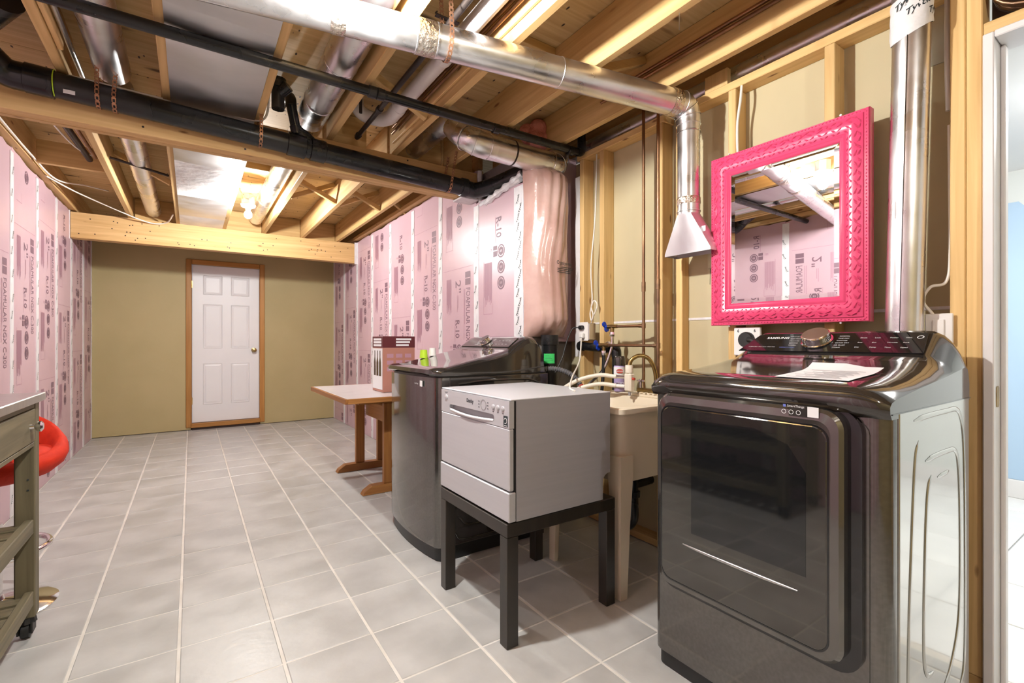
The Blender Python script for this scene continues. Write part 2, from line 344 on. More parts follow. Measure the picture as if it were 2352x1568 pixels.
for k in range(-12, 17):
    y0, y1 = TY+TS*k, min(TY+TS*(k+1), YB)
    for c in range(-2, 9):
        x0, x1 = TX+TS*c, TX+TS*(c+1)
        lim = XR if y0 > 2.2 else XD
        if x0 > lim-.02: continue
        x1 = min(x1, lim); x0 = max(x0, XL)
        key = (round(x1-x0, 3), round(y1-y0, 3))
        if key not in _tm: _tm[key] = tile_mesh(key[0], key[1], 'floor_tile')
        o = bpy.data.objects.new('floor_tile', _tm[key]); COL.objects.link(o)
        place(o, ((x0+x1)/2, (y0+y1)/2, random.uniform(-.0006, .0004)), fl)
        o.rotation_euler = (random.uniform(-.001, .001), random.uniform(-.001, .001), 0)
# ---- ceiling: plywood sheets and joists
ce = thing('ceiling', 'open basement ceiling of wooden joists under plywood subfloor sheets', 'ceiling', (0.5, 3, ZC), kind='structure')
for i in range(8):
    for (x0, x1) in ((-1.12, 1.32), (1.325, 2.75)):
        sh = 0.0 if i % 2 == 0 else -0.6
        xa = x0 if x0 < 0 else x0+sh; xb = x1+sh if x1 < 2 else x1
        MB().box((xa+.001, YF+1.22*i+.0015, ZC), (xb-.001, YF+1.22*(i+1)-.0015, ZC+.018)).build('subfloor_sheet', M['ply'], ce)
def joist(x, y0, y1, z0=ZJ, th=0.038):
    return MB().box((x-th/2, y0, z0), (x+th/2, y1, ZC-.001), 0.003).build('joist', M['joist_y'], ce)
for x in (-0.49, -0.10, 0.31, 0.70, 1.11, 1.51, 1.92, 2.30, 2.68): joist(x, YF, 3.075)
for x in (-0.50, -0.11, 0.30, 0.69, 1.10, 1.50): joist(x, 3.08, YB)
for (x, y0, y1) in ((-0.93, YF, YB), (1.80, 3.08, YB)):     # joists lying along the foundation walls
    MB().box((x-.019, y0, 2.41), (x+.019, y1, ZC-.001), .003).build('rim_joist', M['joist_y'], ce)
MB().box((-1.05, YF, 2.365), (-0.905, YB, 2.405), .003).build('sill_plate', M['lumber_y'], ce)
MB().box((1.69, 3.14, 2.385), (1.86, YB, 2.423), .003).build('sill_plate', M['lumber_y'], ce)
MB().box((1.14, 1.82, 2.53), (1.49, 1.86, 2.569), .002).build('blocking', M['joist_x'], ce)
# strips nailed to the joists, as on the near one
MB().box((-0.47, YF, 2.36), (-0.45, 2.75, 2.47), .003).build('scab_board', M['lumber_y'], ce)
MB().box((1.075, YF, 2.40), (1.09, 2.98, 2.52), .003).build('scab_board', M['lumber_y'], ce)
def bridging(xa, xb, y, flip=False):
    z0, z1 = ZJ+.02, ZC-.03
    MB().bar((xa, y, z0 if flip else z1), (xb, y, z1 if flip else z0), .038, .038, (0, 0, 1), .002).build('bridging', M['joist_x'], ce)
for (xa, xb) in ((.712, 1.078), (1.122, 1.478)):
    bridging(xa, xb, 4.42); bridging(xa, xb, 4.47, True)
bridging(1.522, 1.775, 4.45)
bridging(0.722, 1.088, 2.46); bridging(-.478, -.132, 4.62); bridging(1.532, 1.90, 1.62, True)
MB().box((-.885, 4.55, 2.36), (-.522, 4.59, 2.52), .003).build('blocking', M['joist_x'], ce)
MB().box((.322, 4.30, 2.50), (.668, 4.34, 2.568), .003).build('blocking', M['joist_x'], ce)
for xa, xb in ((-.47, -.13), (.322, .668), (.712, 1.078), (1.122, 1.478)):
    MB().box((xa, 6.10, 2.352), (xb, 6.138, 2.568), .003).build('blocking', M['joist_x'], ce)
for xa, xb in ((.722, .95), (1.14, 1.49), (1.53, 1.74)):
    MB().box((xa, 3.10, 2.352), (xb, 3.138, 2.568), .003).build('blocking', M['joist_x'], ce)
# ---- support beams of three plies
def beam(label, y, z0, x0, x1, nails):
    t = thing('support_beam', label, 'beam', ((x0+x1)/2, y+.057, z0), 'built-up wooden support beams')
    for k in range(3):
        MB().box((x0, y+.038*k+.0006, z0+random.uniform(0, .003)), (x1, y+.038*(k+1)-.0006, ZJ-.001), .002).build('beam_ply', M['lumber_x'], t)
    for (x, z) in nails:
        MB().lathe((x, y-.001, z), (0, 1, 0), [(.0055, 0), (.005, .002)], 8).build('nail_head', M['iron'], t)
    return t
b1 = beam('near built-up wooden beam across the ceiling behind the thick black drain pipe', 3.02, 2.16, -.94, 1.735, [(-.2, 2.20), (.25, 2.19), (.62, 2.2), (1.2, 2.33), (.5, 2.33), (1.45, 2.20)])
nl = [(random.uniform(-.9, 1.65), random.choice((2.15, 2.22, 2.29))+random.uniform(-.02, .02)) for i in range(46)]
b2 = beam('far wooden beam in front of the tan end wall above the white door', 6.05, 2.105, -.945, 1.735, nl)
for (xa, xb) in ((-.99, -.945), (1.70, 1.752)):
    MB().box((xa, 6.036, 2.09), (xb, 6.046, 2.36)).build('tape_wrap', M['tape'], b2)
MB().box((1.60, 3.0, 2.147), (1.738, 3.14, 2.158)).build('tape_wrap', M['tape'], b1)
# ---- pink foam board walls
def foam_print(mb, put, H, off):
    """flat print of one board; put(a, d) maps across / down to a point; H = height of board"""
    def rect(a0, d0, a1, d1, mi=0):
        if d0 < .02 or d1 > H-.02: return
        mb.poly([put(a0, d0), put(a1, d0), put(a1, d1), put(a0, d1)], mi)
    def txt(t, a, d, size, mi=0, bold=0.0, ln=None):
        vs, fs, wd = text_geo(t, bold)
        k = (ln/(wd*size)) if ln else 1.0
        if d < .02 or d+wd*size*k > H-.02: return
        mb.add([put(a+y*size, d+x*size*k) for x, y in vs], fs, mi)
    def ringp(a, d, r0, r1, mi=0, n=16):
        if d-r0 < .02 or d+r0 > H-.02: return
        vs = [put(a+r0*math.cos(2*math.pi*k/n), d+r0*math.sin(2*math.pi*k/n)) for k in range(n)]+[put(a+r1*math.cos(2*math.pi*k/n), d+r1*math.sin(2*math.pi*k/n)) for k in range(n)]
        mb.add(vs, [(k, (k+1) % n, n+(k+1) % n, n+k) for k in range(n)], mi)
    U = 1.22; d = off-U
    rr = random.Random(3)
    while d < H:
        rect(.06, d-.040, .55, d-.037, 1)                                  # joint line
        # logo block with a pale slash
        rect(.435, d, .515, d+.045); rect(.435, d+.052, .515, d+.10)
        txt('FOAMULAR NGX C-300', .449, d+.12, .090, 0, 0.0, .56)
        for k, (s0, s1) in enumerate(((.13, .40), (.13, .52))): rect(.425-.014*k, d+s0, .430-.014*k, d+s1, 1)
        txt('2"', .275, d+.05, .125, 0, .004); rect(.315, d+.17, .320, d+.27, 1); rect(.300, d+.17, .305, d+.30, 1)
        txt('R-10', .275, d+.36, .092, 0, .012, .145); rect(.262, d+.36, .266, d+.54, 1)
        for k in range(9): rect(.115+.0095*k, d+.03, .121+.0095*k, d+.03+rr.uniform(.20, .30), 1)
        for k in range(3):
            ringp(.335, d+.60+.108*k, .046, .036); ringp(.335, d+.60+.108*k, .030, .012)
            rect(.331, d+.585+.108*k, .339, d+.615+.108*k)
        rect(.235, d+.555, .285, d+.585); rect(.235, d+.592, .285, d+.63); txt('E', .18, d+.565, .05, 1)
        for k in range(11): rect(.115+.0095*k, d+.66, .121+.0095*k, d+.66+rr.uniform(.22, .31), 1)
        rect(.105, d+.64, .108, d+1.02, 1); rect(.105, d+1.02, .225, d+1.024, 1); rect(.222, d+.95, .225, d+1.02, 1)
        d += U
def foam_wall(name, label, x, side, y_edges, tops, mold_out):
    bx0, bx1 = (x-.16, x-.052) if side > 0 else (x+.052, x+.16)
    wl = MB().box((bx0, y_edges[0], 0), (bx1, y_edges[-1], 2.36)).build(name, M['concrete'])
    struct(wl, label, 'wall')
    n = len(y_edges)-1
    for i in range(n):
        ya, yb = y_edges[i], y_edges[i+1]; H = tops[i]
        b = MB()
        # board with a ragged top edge
        segs = 7; yy = [ya+.002+(yb-ya-.004)*k/segs for k in range(segs+1)]; zz = [H+random.uniform(-.012, .012) for _ in yy]
        xo = x; xi = x-.05*side
        pts = []
        for k in range(segs):
            b.add([(xo, yy[k], .002), (xo, yy[k+1], .002), (xo, yy[k+1], zz[k+1]), (xo, yy[k], zz[k]), (xi, yy[k], .002), (xi, yy[k+1], .002), (xi, yy[k+1], zz[k+1]), (xi, yy[k], zz[k])],
                  [(0, 1, 2, 3), (4, 7, 6, 5), (3, 2, 6, 7)])
        b.add([(xo, ya+.002, .002), (xi, ya+.002, .002), (xi, ya+.002, zz[0]), (xo, ya+.002, zz[0])], [(0, 1, 2, 3)])
        b.add([(xo, yb-.002, .002), (xi, yb-.002, .002), (xi, yb-.002, zz[-1]), (xo, yb-.002, zz[-1])], [(0, 1, 2, 3)])
        bo = b.build('foam_board', M['foam'], wl)
        if yb < 0.3: continue
        eps = .0012*side
        if side > 0: put = lambda a, d, ya=ya, H=H: (x+eps, ya+a, H-d)
        else: put = lambda a, d, yb=yb, H=H: (x+eps, yb-a, H-d)
        p = MB(); foam_print(p, put, H, mold_out[i % len(mold_out)])
        if p.v: p.build('board_print', [M['foam_ink'], M['foam_ink2']], bo)
    for i in range(n+1):
        y = y_edges[i]; H = min(tops[max(i-1, 0)], tops[min(i, n-1)])-.02
        wv = [random.uniform(-.003, .003) for _ in range(13)]; b = MB(); wd = .034 if 0 < i < n else .02
        if side < 0 and i == 0: wd = .052
        yc = min(max(y, y_edges[0]+wd), y_edges[-1]-wd)
        rows = []
        for k in range(13):
            z = .002+(H-.002)*k/12; xx = x+(.0025+random.uniform(0, .0015))*side
            rows.append([(x, yc-wd+wv[k], z), (xx, yc-wd+wv[k], z), (xx, yc+wd+wv[12-k], z), (x, yc+wd+wv[12-k], z)])
        b.grid(rows); tp = b.build('seam_tape', M['tape'], wl)
        if y > 1.0 and y < 6.5:
            p = MB(); z = .08
            while z < H-.1:
                p.text('Tyvek', (x+.0055*side, yc+.012*side*(1 if (int(z*10) % 2) else -1), z), (0, .35*side, .94), (0, -.94*side, .35), .026, 0, 'L', 0.01); z += random.uniform(.10, .17) if not (side < 0 and i == 0) else .06
            p.build('tape_print', M['ink'], tp)
    return wl
yl = [4.30+.61*k for k in range(-9, 5)]+[YB]; yl[0] = YF
tl = [2.355]*len(yl)
foam_wall('wall_left', 'long left wall of pink foam insulation boards with white taped seams', XL, 1, yl, tl, [.35, .95, .15, .72, .5])
yr = [2.44]+[3.04+.605*k for k in range(7)]+[YB]
tr = [2.135, 2.372, 2.372, 2.372, 2.372, 2.372, 2.372, 2.372]
foam_wall('wall_right', 'right wall of pink foam insulation boards beyond the washing machine', XR, -1, yr, tr, [1.02, .72, .30, 1.05, .62, .18, .85])
# ---- jog of the foundation wall behind the wrapped batt
jg = MB().box((XR+.001, 2.50, 0), (XD+.1, 2.60, 2.36)).build('wall_jog', M['concrete']); struct(jg, 'short return wall behind the plastic wrapped insulation batt', 'wall')
MB().box((XR+.051, 2.45, 1.12), (2.188, 2.499, 2.36)).build('foam_board', M['foam'], jg)
MB().box((XR+.002, 2.432, .002), (XR+.06, 2.449, 2.135)).build('corner_tape', M['tape'], jg)
p = MB(); z = .9
while z < 2.1:
    p.text('Tyvek', (XR+.012, 2.4305, z), (.7, 0, .7), (-.7, 0, .7), .034, 0, 'L', .01); z += .085
p.build('tape_print', M['ink'], jg)
# recessed pink pocket above the drain with taped edges
MB().box((XR+.16, 2.45, 2.10), (XR+.18, 3.2, 2.36)).build('foam_pocket', M['foam'], jg)
for a, b in (((XR-.002, 2.47, 2.15), (XR+.012, 2.99, 2.112)), ((XR-.002, 2.99, 2.36), (XR+.012, 2.99, 2.13))):
    pts = spline([a, (V3(a)+V3(b))/2+V3((.004, .012, .01)), b], 6)
    MB().tube(pts, [.016+.004*math.sin(7*i) for i in range(len(pts))], 8).build('crumpled_tape', M['tape'], jg)
pts = spline([(XR, 2.90, 2.105), (XR-.012, 2.74, 2.125), (XR-.01, 2.58, 2.150), (XR+.01, 2.47, 2.19)], 8)
MB().tube(pts, [.022+.006*math.sin(5*i) for i in range(len(pts))], 8).build('crumpled_tape', M['tape'], jg)
# ---- tan end wall with a white door
DX0, DX1, DZ0, DZ1 = .012, .765, .088, 2.095
wb = MB()
wb.box((-1.1, YB, .006), (DX0-.012, YB+.1, ZC)); wb.box((DX1+.012, YB, .006), (1.9, YB+.1, ZC)); wb.box((DX0-.012, YB, DZ1+.012), (DX1+.012, YB+.1, ZC))
wb = wb.build('wall_back', M['tan']); struct(wb, 'tan painted end wall around the white door', 'wall')
MB().box((-1.0, YB+.05, -.002), (1.8, YB+.1, .02)).build('wall_gap', M['dark'], wb)
d1 = thing('door_1', 'white six panel door in a wooden frame in the tan end wall', 'door', ((DX0+DX1)/2, YB, 0), kind='structure')
sl = MB().box((DX0, YB+.012, DZ0), (DX1, YB+.05, DZ1), .002).build('door_slab', M['whitepaint'], d1)
pw = .215
for cx in (DX0+.125+pw/2-.01, DX1-.125-pw/2+.01):
    for (z0, z1) in ((.31, .84), (1.03, 1.60), (1.72, 1.97)):
        b = MB(); cz = (z0+z1)/2; hh = z1-z0
        o_ = rrect(pw, hh, .004, 1, cx, cz); i_ = rrect(pw-.03, hh-.03, .004, 1, cx, cz)
        O, U_, V_ = V3((0, YB+.012, 0)), V3((1, 0, 0)), V3((0, 0, 1))
        A = [O+U_*x+V_*z for x, z in o_]; B_ = [O+U_*x+V_*z+V3((0, -.006, 0)) for x, z in rrect(pw-.014, hh-.014, .004, 1, cx, cz)]; C_ = [O+U_*x+V_*z+V3((0, .0, 0)) for x, z in i_]
        D_ = [O+U_*x+V_*z+V3((0, -.005, 0)) for x, z in rrect(pw-.07, hh-.07, .004, 1, cx, cz)]
        b.grid([A, B_, C_, D_], closed=True); b.poly(D_); b.build('door_panel', M['whitepaint'], sl)
kb = MB().lathe((DX1-.062, YB+.012, 1.005), (0, -1, 0), [(.032, 0), (.032, .006), (.012, .012), (.012, .03), (.026, .04), (.030, .055), (.024, .068), (.008, .073)], 16).build('door_knob', M['brass'], sl, 40)
fr = [((DX0-.066, YB-.02, .03), (DX0-.004, YB+.02, DZ1+.068), 'trim_z'), ((DX1+.004, YB-.02, .03), (DX1+.066, YB+.02, DZ1+.068), 'trim_z'), ((DX0-.003, YB-.021, DZ1+.004), (DX1+.003, YB+.02, DZ1+.066), 'trim_x')]
for a, b, m_ in fr: MB().box(a, b, .006).build('door_casing', M[m_], d1)
MB().box((DX0-.012, YB-.055, .03), (DX1+.012, YB+.05, .083), .006).build('door_threshold', M['trim_x'], d1)
MB().box((DX0, YB-.03, .0), (DX1, YB+.05, .03)).build('threshold_gap', M['dark'], d1)
for z in (.32, 1.80): MB().box((DX0-.004, YB+.004, z), (DX0+.004, YB+.012, z+.09)).build('hinge', M['brass'], d1)
# ---- stud partition on the right
wp = thing('wall_partition', 'open stud partition wall with bare drywall behind the appliances', 'wall', (XD, 1.0, 0), kind='structure')
for (y0, y1) in ((.425, 1.60), (1.602, 2.499)):
    for (z0, z1) in ((.012, 1.236), (1.24, 2.33)):
        MB().box((XD, y0, z0), (XD+.0127, y1, z1)).build('drywall_sheet', M['drywall'], wp)
MB().box((XD+.002, -.50, 2.14), (XD+.01, .41, 2.345)).build('cavity_shade', M['dark'], wp)  # dark sheet added above the header, coloured as the shade of the cavity
MB().box((XD, YF, .012), (XD+.0127, -.50, 2.33)).build('drywall_sheet', M['drywall'], wp)
for (y0, y1) in ((.51, 1.60), (1.60, 2.49)):
    MB().box((XD-.003, y0, 1.232), (XD+.001, y1, 1.244)).build('joint_bead', M['tape'], wp)
for p0_, p1_ in (((1.447, 1.49), (1.39, 1.492)), ((1.435, 1.49), (1.437, 1.41)), ((1.40, 1.49), (1.40, 1.425))):
    MB().bar((XD-.0008, p0_[0], p0_[1]), (XD-.0008, p1_[0], p1_[1]), .0008, .004, (1, 0, 0)).build('pencil_mark', M['ink'], wp)
def stud(y0, y1, z1=2.30, x0=XS): return MB().box((x0, y0, .04), (XD-.0005, y1, z1), .003).build('stud', M['stud_z'], wp)
for y0, y1 in ((2.279, 2.317), (2.099, 2.137), (1.662, 1.700), (1.246, 1.284), (.836, .874)): stud(y0, y1)
stud(1.560, 1.598, 2.34, XS+.03); stud(.455, .494, ZC-.01); stud(.4145, .4535, ZC-.01)
for y0, y1 in ((-.545, -.507), (-.92, -.88), (-1.32, -1.28)): stud(y0, y1)
MB().box((XS, 1.652, 2.301), (XD, 2.345, 2.339), .003).build('top_plate', M['stud_y'], wp)
MB().box((XS, .495, 2.301), (XD, 1.545, 2.339), .003).build('top_plate', M['stud_y'], wp)
MB().box((XS, YF, 2.301), (XD, -.507, 2.339), .003).build('top_plate', M['stud_y'], wp)
MB().box((XS, .4145, .002), (XD, 2.44, .039), .003).build('bottom_plate', M['stud_y'], wp)
MB().box((XS, -.505, 2.098), (XD, .413, 2.137), .003).build('door_header', M['stud_y'], wp)
MB().box((XS+.02, 1.30, 2.345), (XS+.05, 1.42, 2.43), .002).build('cripple_block', M['stud_z'], wp)
MB().box((XS+.02, 1.17, 1.02), (XD, 1.21, 1.30), .002).build('stud_block', M['stud_z'], wp)
MB().box((XS+.005, 2.322, 1.02), (XS+.012, 2.365, 2.20), .001).build('metal_strip', M['jamb'], wp)
# ---- doorway on the right and the room beyond it
d2 = thing('door_2', 'white painted door jamb at the right edge leading to the blue room', 'door', (XS+.05, .40, 0), kind='structure')
MB().box((XS-.02, .385, 0), (XD+.025, .411, 2.092), .003).build('jamb_side', M['jamb'], d2)
MB().box((XS-.02, -.50, 2.072), (XD+.025, .384, 2.094), .003).build('jamb_head', M['jamb'], d2)
MB().box((XS-.02, -.502, 0), (XD+.025, -.478, 2.092), .003).build('jamb_side', M['jamb'], d2)
MB().box((XS+.055, .372, 0), (XS+.09, .3845, 2.07), .003).build('door_stop', M['jamb'], d2)
MB().slab(rrect(.028, .066, .008, 3), (XS+.02, .3846, .945), (1, 0, 0), (0, 0, 1), (0, -1, 0), .002).build('strike_plate', M['brass'], d2)
HX = 4.90
fh = MB().box((XD-.02, -2.2, -.12), (HX+.1, 2.6, -.006)).build('floor_hall', M['marblegrout']); struct(fh, 'white marble tiled floor of the bright room beyond the doorway', 'floor')
hm = MB().box((-.226, -.226, -.006), (.226, .226, 0), .003).build('marble_tile', M['marble'], fh)
place(hm, (XD+.27, -1.9, -.003), fh)
for i in range(6):
    for j in range(10):
        if i or j: copy_at(hm, fh, (XD+.27+.458*i, -1.9+.458*j, -.003))
hw = MB().box((HX, -2.2, 0), (HX+.1, 2.6, 2.42)).build('wall_hall', M['hallwhite']); struct(hw, 'pale wall with a light blue peaked area in the room beyond the doorway', 'wall')
MB().slab([(.30, .131), (2.6, .131), (2.6, 1.7), (1.25, 1.62), (.92, 2.12), (.78, 2.12), (.30, 1.5)], (HX-.002, 0, 0), (0, 1, 0), (0, 0, 1), (-1, 0, 0), .001).build('blue_area', M['hallblue'], hw)  # light blue polygon with a peaked top laid on the pale wall
bh = MB().box((HX-.014, -2.2, 0), (HX-.0025, 2.6, .13), .004).build('baseboard_hall', M['whitepaint']); struct(bh, 'white baseboard below the blue wall beyond the doorway', 'baseboard')
for nm, a, b, lb in (('wall_hall_near', (XD, -2.3, 0), (HX+.1, -2.2, 2.42), 'pale side wall of the hall toward the viewer'), ('wall_hall_far', (XD+.1, 2.6, 0), (HX+.1, 2.7, 2.42), 'pale side wall at the far end of the hall')):
    o = MB().box(a, b).build(nm, M['hallwhite']); struct(o, lb, 'wall')
o = MB().box((XD+.02, -2.3, 2.345), (HX+.1, 2.7, 2.40)).build('ceiling_hall', M['whitepaint']); struct(o, 'flat white ceiling of the hall beyond the doorway', 'ceiling')
# ---- wall behind the viewer
o = MB().box((-1.1, YF-.1, 0), (XD+.1, YF, ZC)).build('wall_front', M['tan']); struct(o, 'tan wall behind the viewpoint', 'wall')
o = MB().box((2.80, YF, 2.41), (2.85, 3.2, ZC)).build('cavity_backdrop', M['dark']); struct(o, 'added dark sheet standing for the shaded joist cavity beyond the stud partition', 'wall')  # backing added so the space above the top plate stays dark

# ================================================================== LAMPS
def bulb_lamp(label, x, y, zb, watts, ztop, group='bare bulb lamps on the joists'):
    t = thing('ceiling_lamp', label, 'lamp', (x, y, zb), group)
    r = .032
    MB().sphere((x, y, zb), r, 16, 10, (1, 1, 1.12)).build('light_bulb', emit('bulb_glow', (1.0, .985, .955), watts/(math.pi*4*math.pi*r*r)), t, 60)
    MB().lathe((x, y, zb+.034), (0, 0, 1), [(.017, 0), (.02, .02), (.034, .028), (.055, .036), (.062, .052), (.05, .062)], 20).build('lamp_holder', M['porcelain'], t, 40)
    MB().lathe((x, y, zb+.096), (0, 0, 1), [(.052, 0), (.052, max(.02, ztop-zb-.098))], 8).build('octagon_box', M['galv_dull'], t)
    return t
bulb_lamp('lit bare bulb in a white porcelain holder beside the metal sheet, far part of ceiling', .42, 4.80, 2.245, BULB_FAR, 2.42)
bulb_lamp('lit bare bulb on the ceiling seen glowing in the pink mirror', .41, 1.555, 2.235, BULB_NEAR, 2.40)
bulb_lamp('added fill bulb on the ceiling behind the viewpoint', .75, -.85, 2.235, FILL_REAR, 2.40)  # unseen bulb added for weak fill light
hl = thing('hall_fill_lamp', 'added round ceiling lamp, out of view, lighting the hall beyond the doorway', 'lamp', (3.5, .1, 2.33))  # unseen lamp added to brighten the hall and its reflection in the dryer
MB().lathe((3.5, .1, 2.344), (0, 0, -1), [(.16, 0), (.16, .012)], 24).build('lamp_base', M['whitepaint'], hl)
MB().lathe((3.5, .1, 2.331), (0, 0, -1), [(.145, 0), (.13, .03), (.08, .05), (.01, .055)], 24).build('lamp_globe', emit('hall_fill_glow', (1, .98, .95), HALL_FILL/(math.pi*.075)), hl, 60)

# ================================================================== DRYER
def loft_top(prof, endprof, ys, name, m, parent, cap=True):
    """prof / endprof: XZ profiles; ys: list of (y, blend) stations, blend 0 = endprof, 1 = prof"""
    rows = []
    for y, k in ys: rows.append([(a[0]*k+b[0]*(1-k), y, a[1]*k+b[1]*(1-k)) for a, b in zip(prof, endprof)])
    b = MB(); b.grid(rows); b.poly(rows[0]); b.poly(rows[-1][::-1])
    return b.build(name, m, parent, 45)
DYA, DYB, DXF, DXB = .424, 1.112, 1.33, 1.992
dr = thing('dryer', 'dark grey clothes dryer with large black glass door under the pink mirror', 'dryer', ((DXF+DXB)/2, (DYA+DYB)/2, 0))
def plan_shell(x0, x1, ya, yb, z0, z1, r, bulge=0.0, n=6):
    """rounded-front box: rows of a closed plan outline"""
    P = []
    for k in range(n+1):
        a = math.radians(90*k/n); P.append((x0+r-r*math.cos(a)*1.0, ya+r-r*math.sin(a)) )
    # first corner: from front (x0, ya+r) round to (x0+r, ya)
    P = [(x0+r-r*math.cos(math.radians(90*k/n)), ya+r-r*math.sin(math.radians(90*k/n))) for k in range(n+1)]
    Q = [(x0+r-r*math.sin(math.radians(90*k/n)), yb-r+r*math.cos(math.radians(90*k/n))) for k in range(n+1)]
    F = []
    if bulge:
        for k in range(1, 12):
            t = k/12; F.append((x0-bulge*math.sin(math.pi*t)**.8, yb-r+(ya-yb+2*r)*t))
    out = P+[(x1, ya), (x1, yb)]+Q+F
    return out
def shell(name, plan, z0, z1, m, parent, sm=35):
    b = MB(); b.grid([[(x, y, z) for x, y in plan] for z in (z0, z1)], closed=True)
    b.poly([(x, y, z0) for x, y in plan][::-1]); b.poly([(x, y, z1) for x, y in plan]); return b.build(name, m, parent, sm)
shell('base_plinth', plan_shell(DXF+.03, DXB-.01, DYA+.015, DYB-.015, 0, 0, .03), .004, .062, M['kick'], dr)
# cabinet: rounded front corner posts are brushed steel, side sheet glossy
b = MB()
pl = plan_shell(DXF+.02, DXB, DYA, DYB, 0, 0, .045)
b.grid([[(x, y, z) for x, y in pl] for z in (.055, .945)], closed=True)
b.poly([(x, y, .055) for x, y in pl][::-1])
b.build('cabinet', M['plat'], dr, 35)
b = MB(); b.box((DXF+.075, DYA-.0035, .06), (DXB-.015, DYA+.004, .948), .002); side = b.build('side_panel', M['plat_side'], dr)
def groove(pts, r=.0048):
    sp = spline([(x, DYA-.004, z) for x, z in pts], 8)
    b = MB(); n = 8; N = len(sp); rows = []
    for i, p in enumerate(sp):
        d = unit(sp[min(i+1, N-1)]-sp[max(i-1, 0)]); sd = unit(np.cross(d, (0, 1, 0)))
        k = max(0.03, min(1, i/4.0, (N-1-i)/4.0)); row = []
        for t in range(7):
            a = math.pi*t/6; row.append(p+sd*(math.cos(a)*r*1.5*(.3+.7*k))+V3((0, -math.sin(a)*r*.55*k, 0)))
        rows.append(row)
    b.grid(rows); return b.build('pressed_rib', M['plat_side'], side, 60)
groove([(1.50, .921), (1.60, .925), (1.75, .925), (1.845, .923), (1.885, .90), (1.915, .84), (1.93, .70), (1.935, .5), (1.935, .25), (1.92, .14), (1.88, .10)])
groove([(1.535, .868), (1.512, .83), (1.497, .74), (1.482, .60), (1.468, .45), (1.46, .30), (1.462, .16)])
groove([(1.583, .808), (1.66, .812), (1.76, .812), (1.835, .805), (1.865, .76), (1.88, .66), (1.886, .50), (1.88, .36), (1.855, .27), (1.79, .19), (1.70, .14)])
groove([(1.632, .765), (1.606, .735), (1.590, .66), (1.580, .54), (1.572, .40), (1.575, .29), (1.60, .245), (1.65, .235)])
groove([(1.78, .755), (1.74, .752), (1.68, .752)], .004)
# front lower panel and black door surround
b = MB(); b.slab(rrect(DYB-DYA-.075, .86, .03, 4), (DXF+.021, (DYA+DYB)/2, .495), (0, 1, 0), (0, 0, 1), (-1, 0, 0), .006); b.build('front_panel', M['plat'], dr, 30)
cy = (.472+1.066)/2; cw = 1.066-.472
b = MB(); o_ = rrect(cw, .655, .06, 6, 0, 0); i_ = rrect(cw-.05, .625, .05, 6, 0, 0)
b.slab(o_, (DXF+.014, cy, .6275), (0, 1, 0), (0, 0, 1), (-1, 0, 0), .012); b.build('door_surround', M['gloss'], dr, 40)
# door: thick rounded leaf with a dark panel and glass
dcy = (.502+1.052)/2; dw = 1.052-.502
O = V3((DXF+.002, dcy, .634)); U_, V_, N_ = V3((0, 1, 0)), V3((0, 0, 1)), V3((-1, 0, 0))
def lay(w_, h_, r_, t): return [O+U_*x+V_*y+N_*t for x, y in rrect(w_, h_, r_, 7)]
b = MB(); L0, L1, L2 = lay(dw, .632, .05, 0), lay(dw, .632, .05, .020), lay(dw-.016, .616, .043, .030)
b.grid([L0, L1, L2, lay(dw-.05, .575, .035, .032)], closed=True)
b.poly(lay(dw-.05, .575, .035, .032)); door = b.build('door', M['doorpanel'], dr, 30)
def lay2(w_, h_, r_, t, dz=0, dy=0): return [O+U_*(x+dy)+V_*(y+dz)+N_*t for x, y in rrect(w_, h_, r_, 7)]
b = MB(); b.grid([lay2(.496, .562, .035, .0325, -.008, .005), lay2(.490, .556, .033, .0345, -.008, .005)], closed=True); b.poly(lay2(.490, .556, .033, .0345, -.008, .005)); b.build('door_glass', M['doorglass'], door, 30)
b = MB(); b.ring([tuple(p) for p in rrect(.504, .570, .037, 7, .005, -.008)], [tuple(p) for p in rrect(.496, .562, .035, 7, .005, -.008)], O+N_*.031, U_, V_, N_, .0022); b.build('glass_gasket', M['gloss'], door)
pts = spline([O+U_*.17+V_*-.158+N_*.034, O+U_*.09+V_*-.160+N_*.035, O+U_*-.08+V_*-.160+N_*.035, O+U_*-.175+V_*-.158+N_*.034], 6)
MB().tube(pts, [.002+.0035*math.sin(math.pi*i/(len(pts)-1)) for i in range(len(pts))], 8).build('crease_highlight', M['steel'], door, 60)  # bright steel strip stands for the highlight line low on the glass
b = MB(); b.slab([(-.195, -.115), (.14, -.115), (.14, .24), (-.06, .245), (-.15, .215), (-.195, .15)], O+N_*.0346, U_, V_, N_, .0003); b.build('window_tint', M['gloss'], door)
b = MB(); so = O+V_*.296+U_*-.152+N_*.0325
b.poly([so+U_*x+V_*y for x, y in ((0, -.004), (-.06, -.004), (-.06, .026), (0, .026))], 2)
b.text('SmartThings', so+U_*.004+V_*.019+N_*.0004, -U_, V_, .0085, 0); b.poly([so+U_*x+V_*y+N_*.0004 for x, y in ((.014, .018), (.007, .018), (.007, .025), (.014, .025))], 1)
for k in range(3): b.ring([(.012-.018*k+x*.5, .006+y*.5) for x, y in circ(.012, 12)], [(.012-.018*k+x*.4, .006+y*.4) for x, y in circ(.012, 12)], so+N_*.0003, U_, V_, N_, .0002)
b.build('door_sticker', [M['print_white'], M['print_blue'], M['doorpanel']], door)
MB().poly([so+U_*x+V_*y+N_*.0006 for x, y in ((-.046, -.002), (-.072, -.002), (-.072, .024), (-.046, .024))]).build('blank_label', M['print_white'], door)
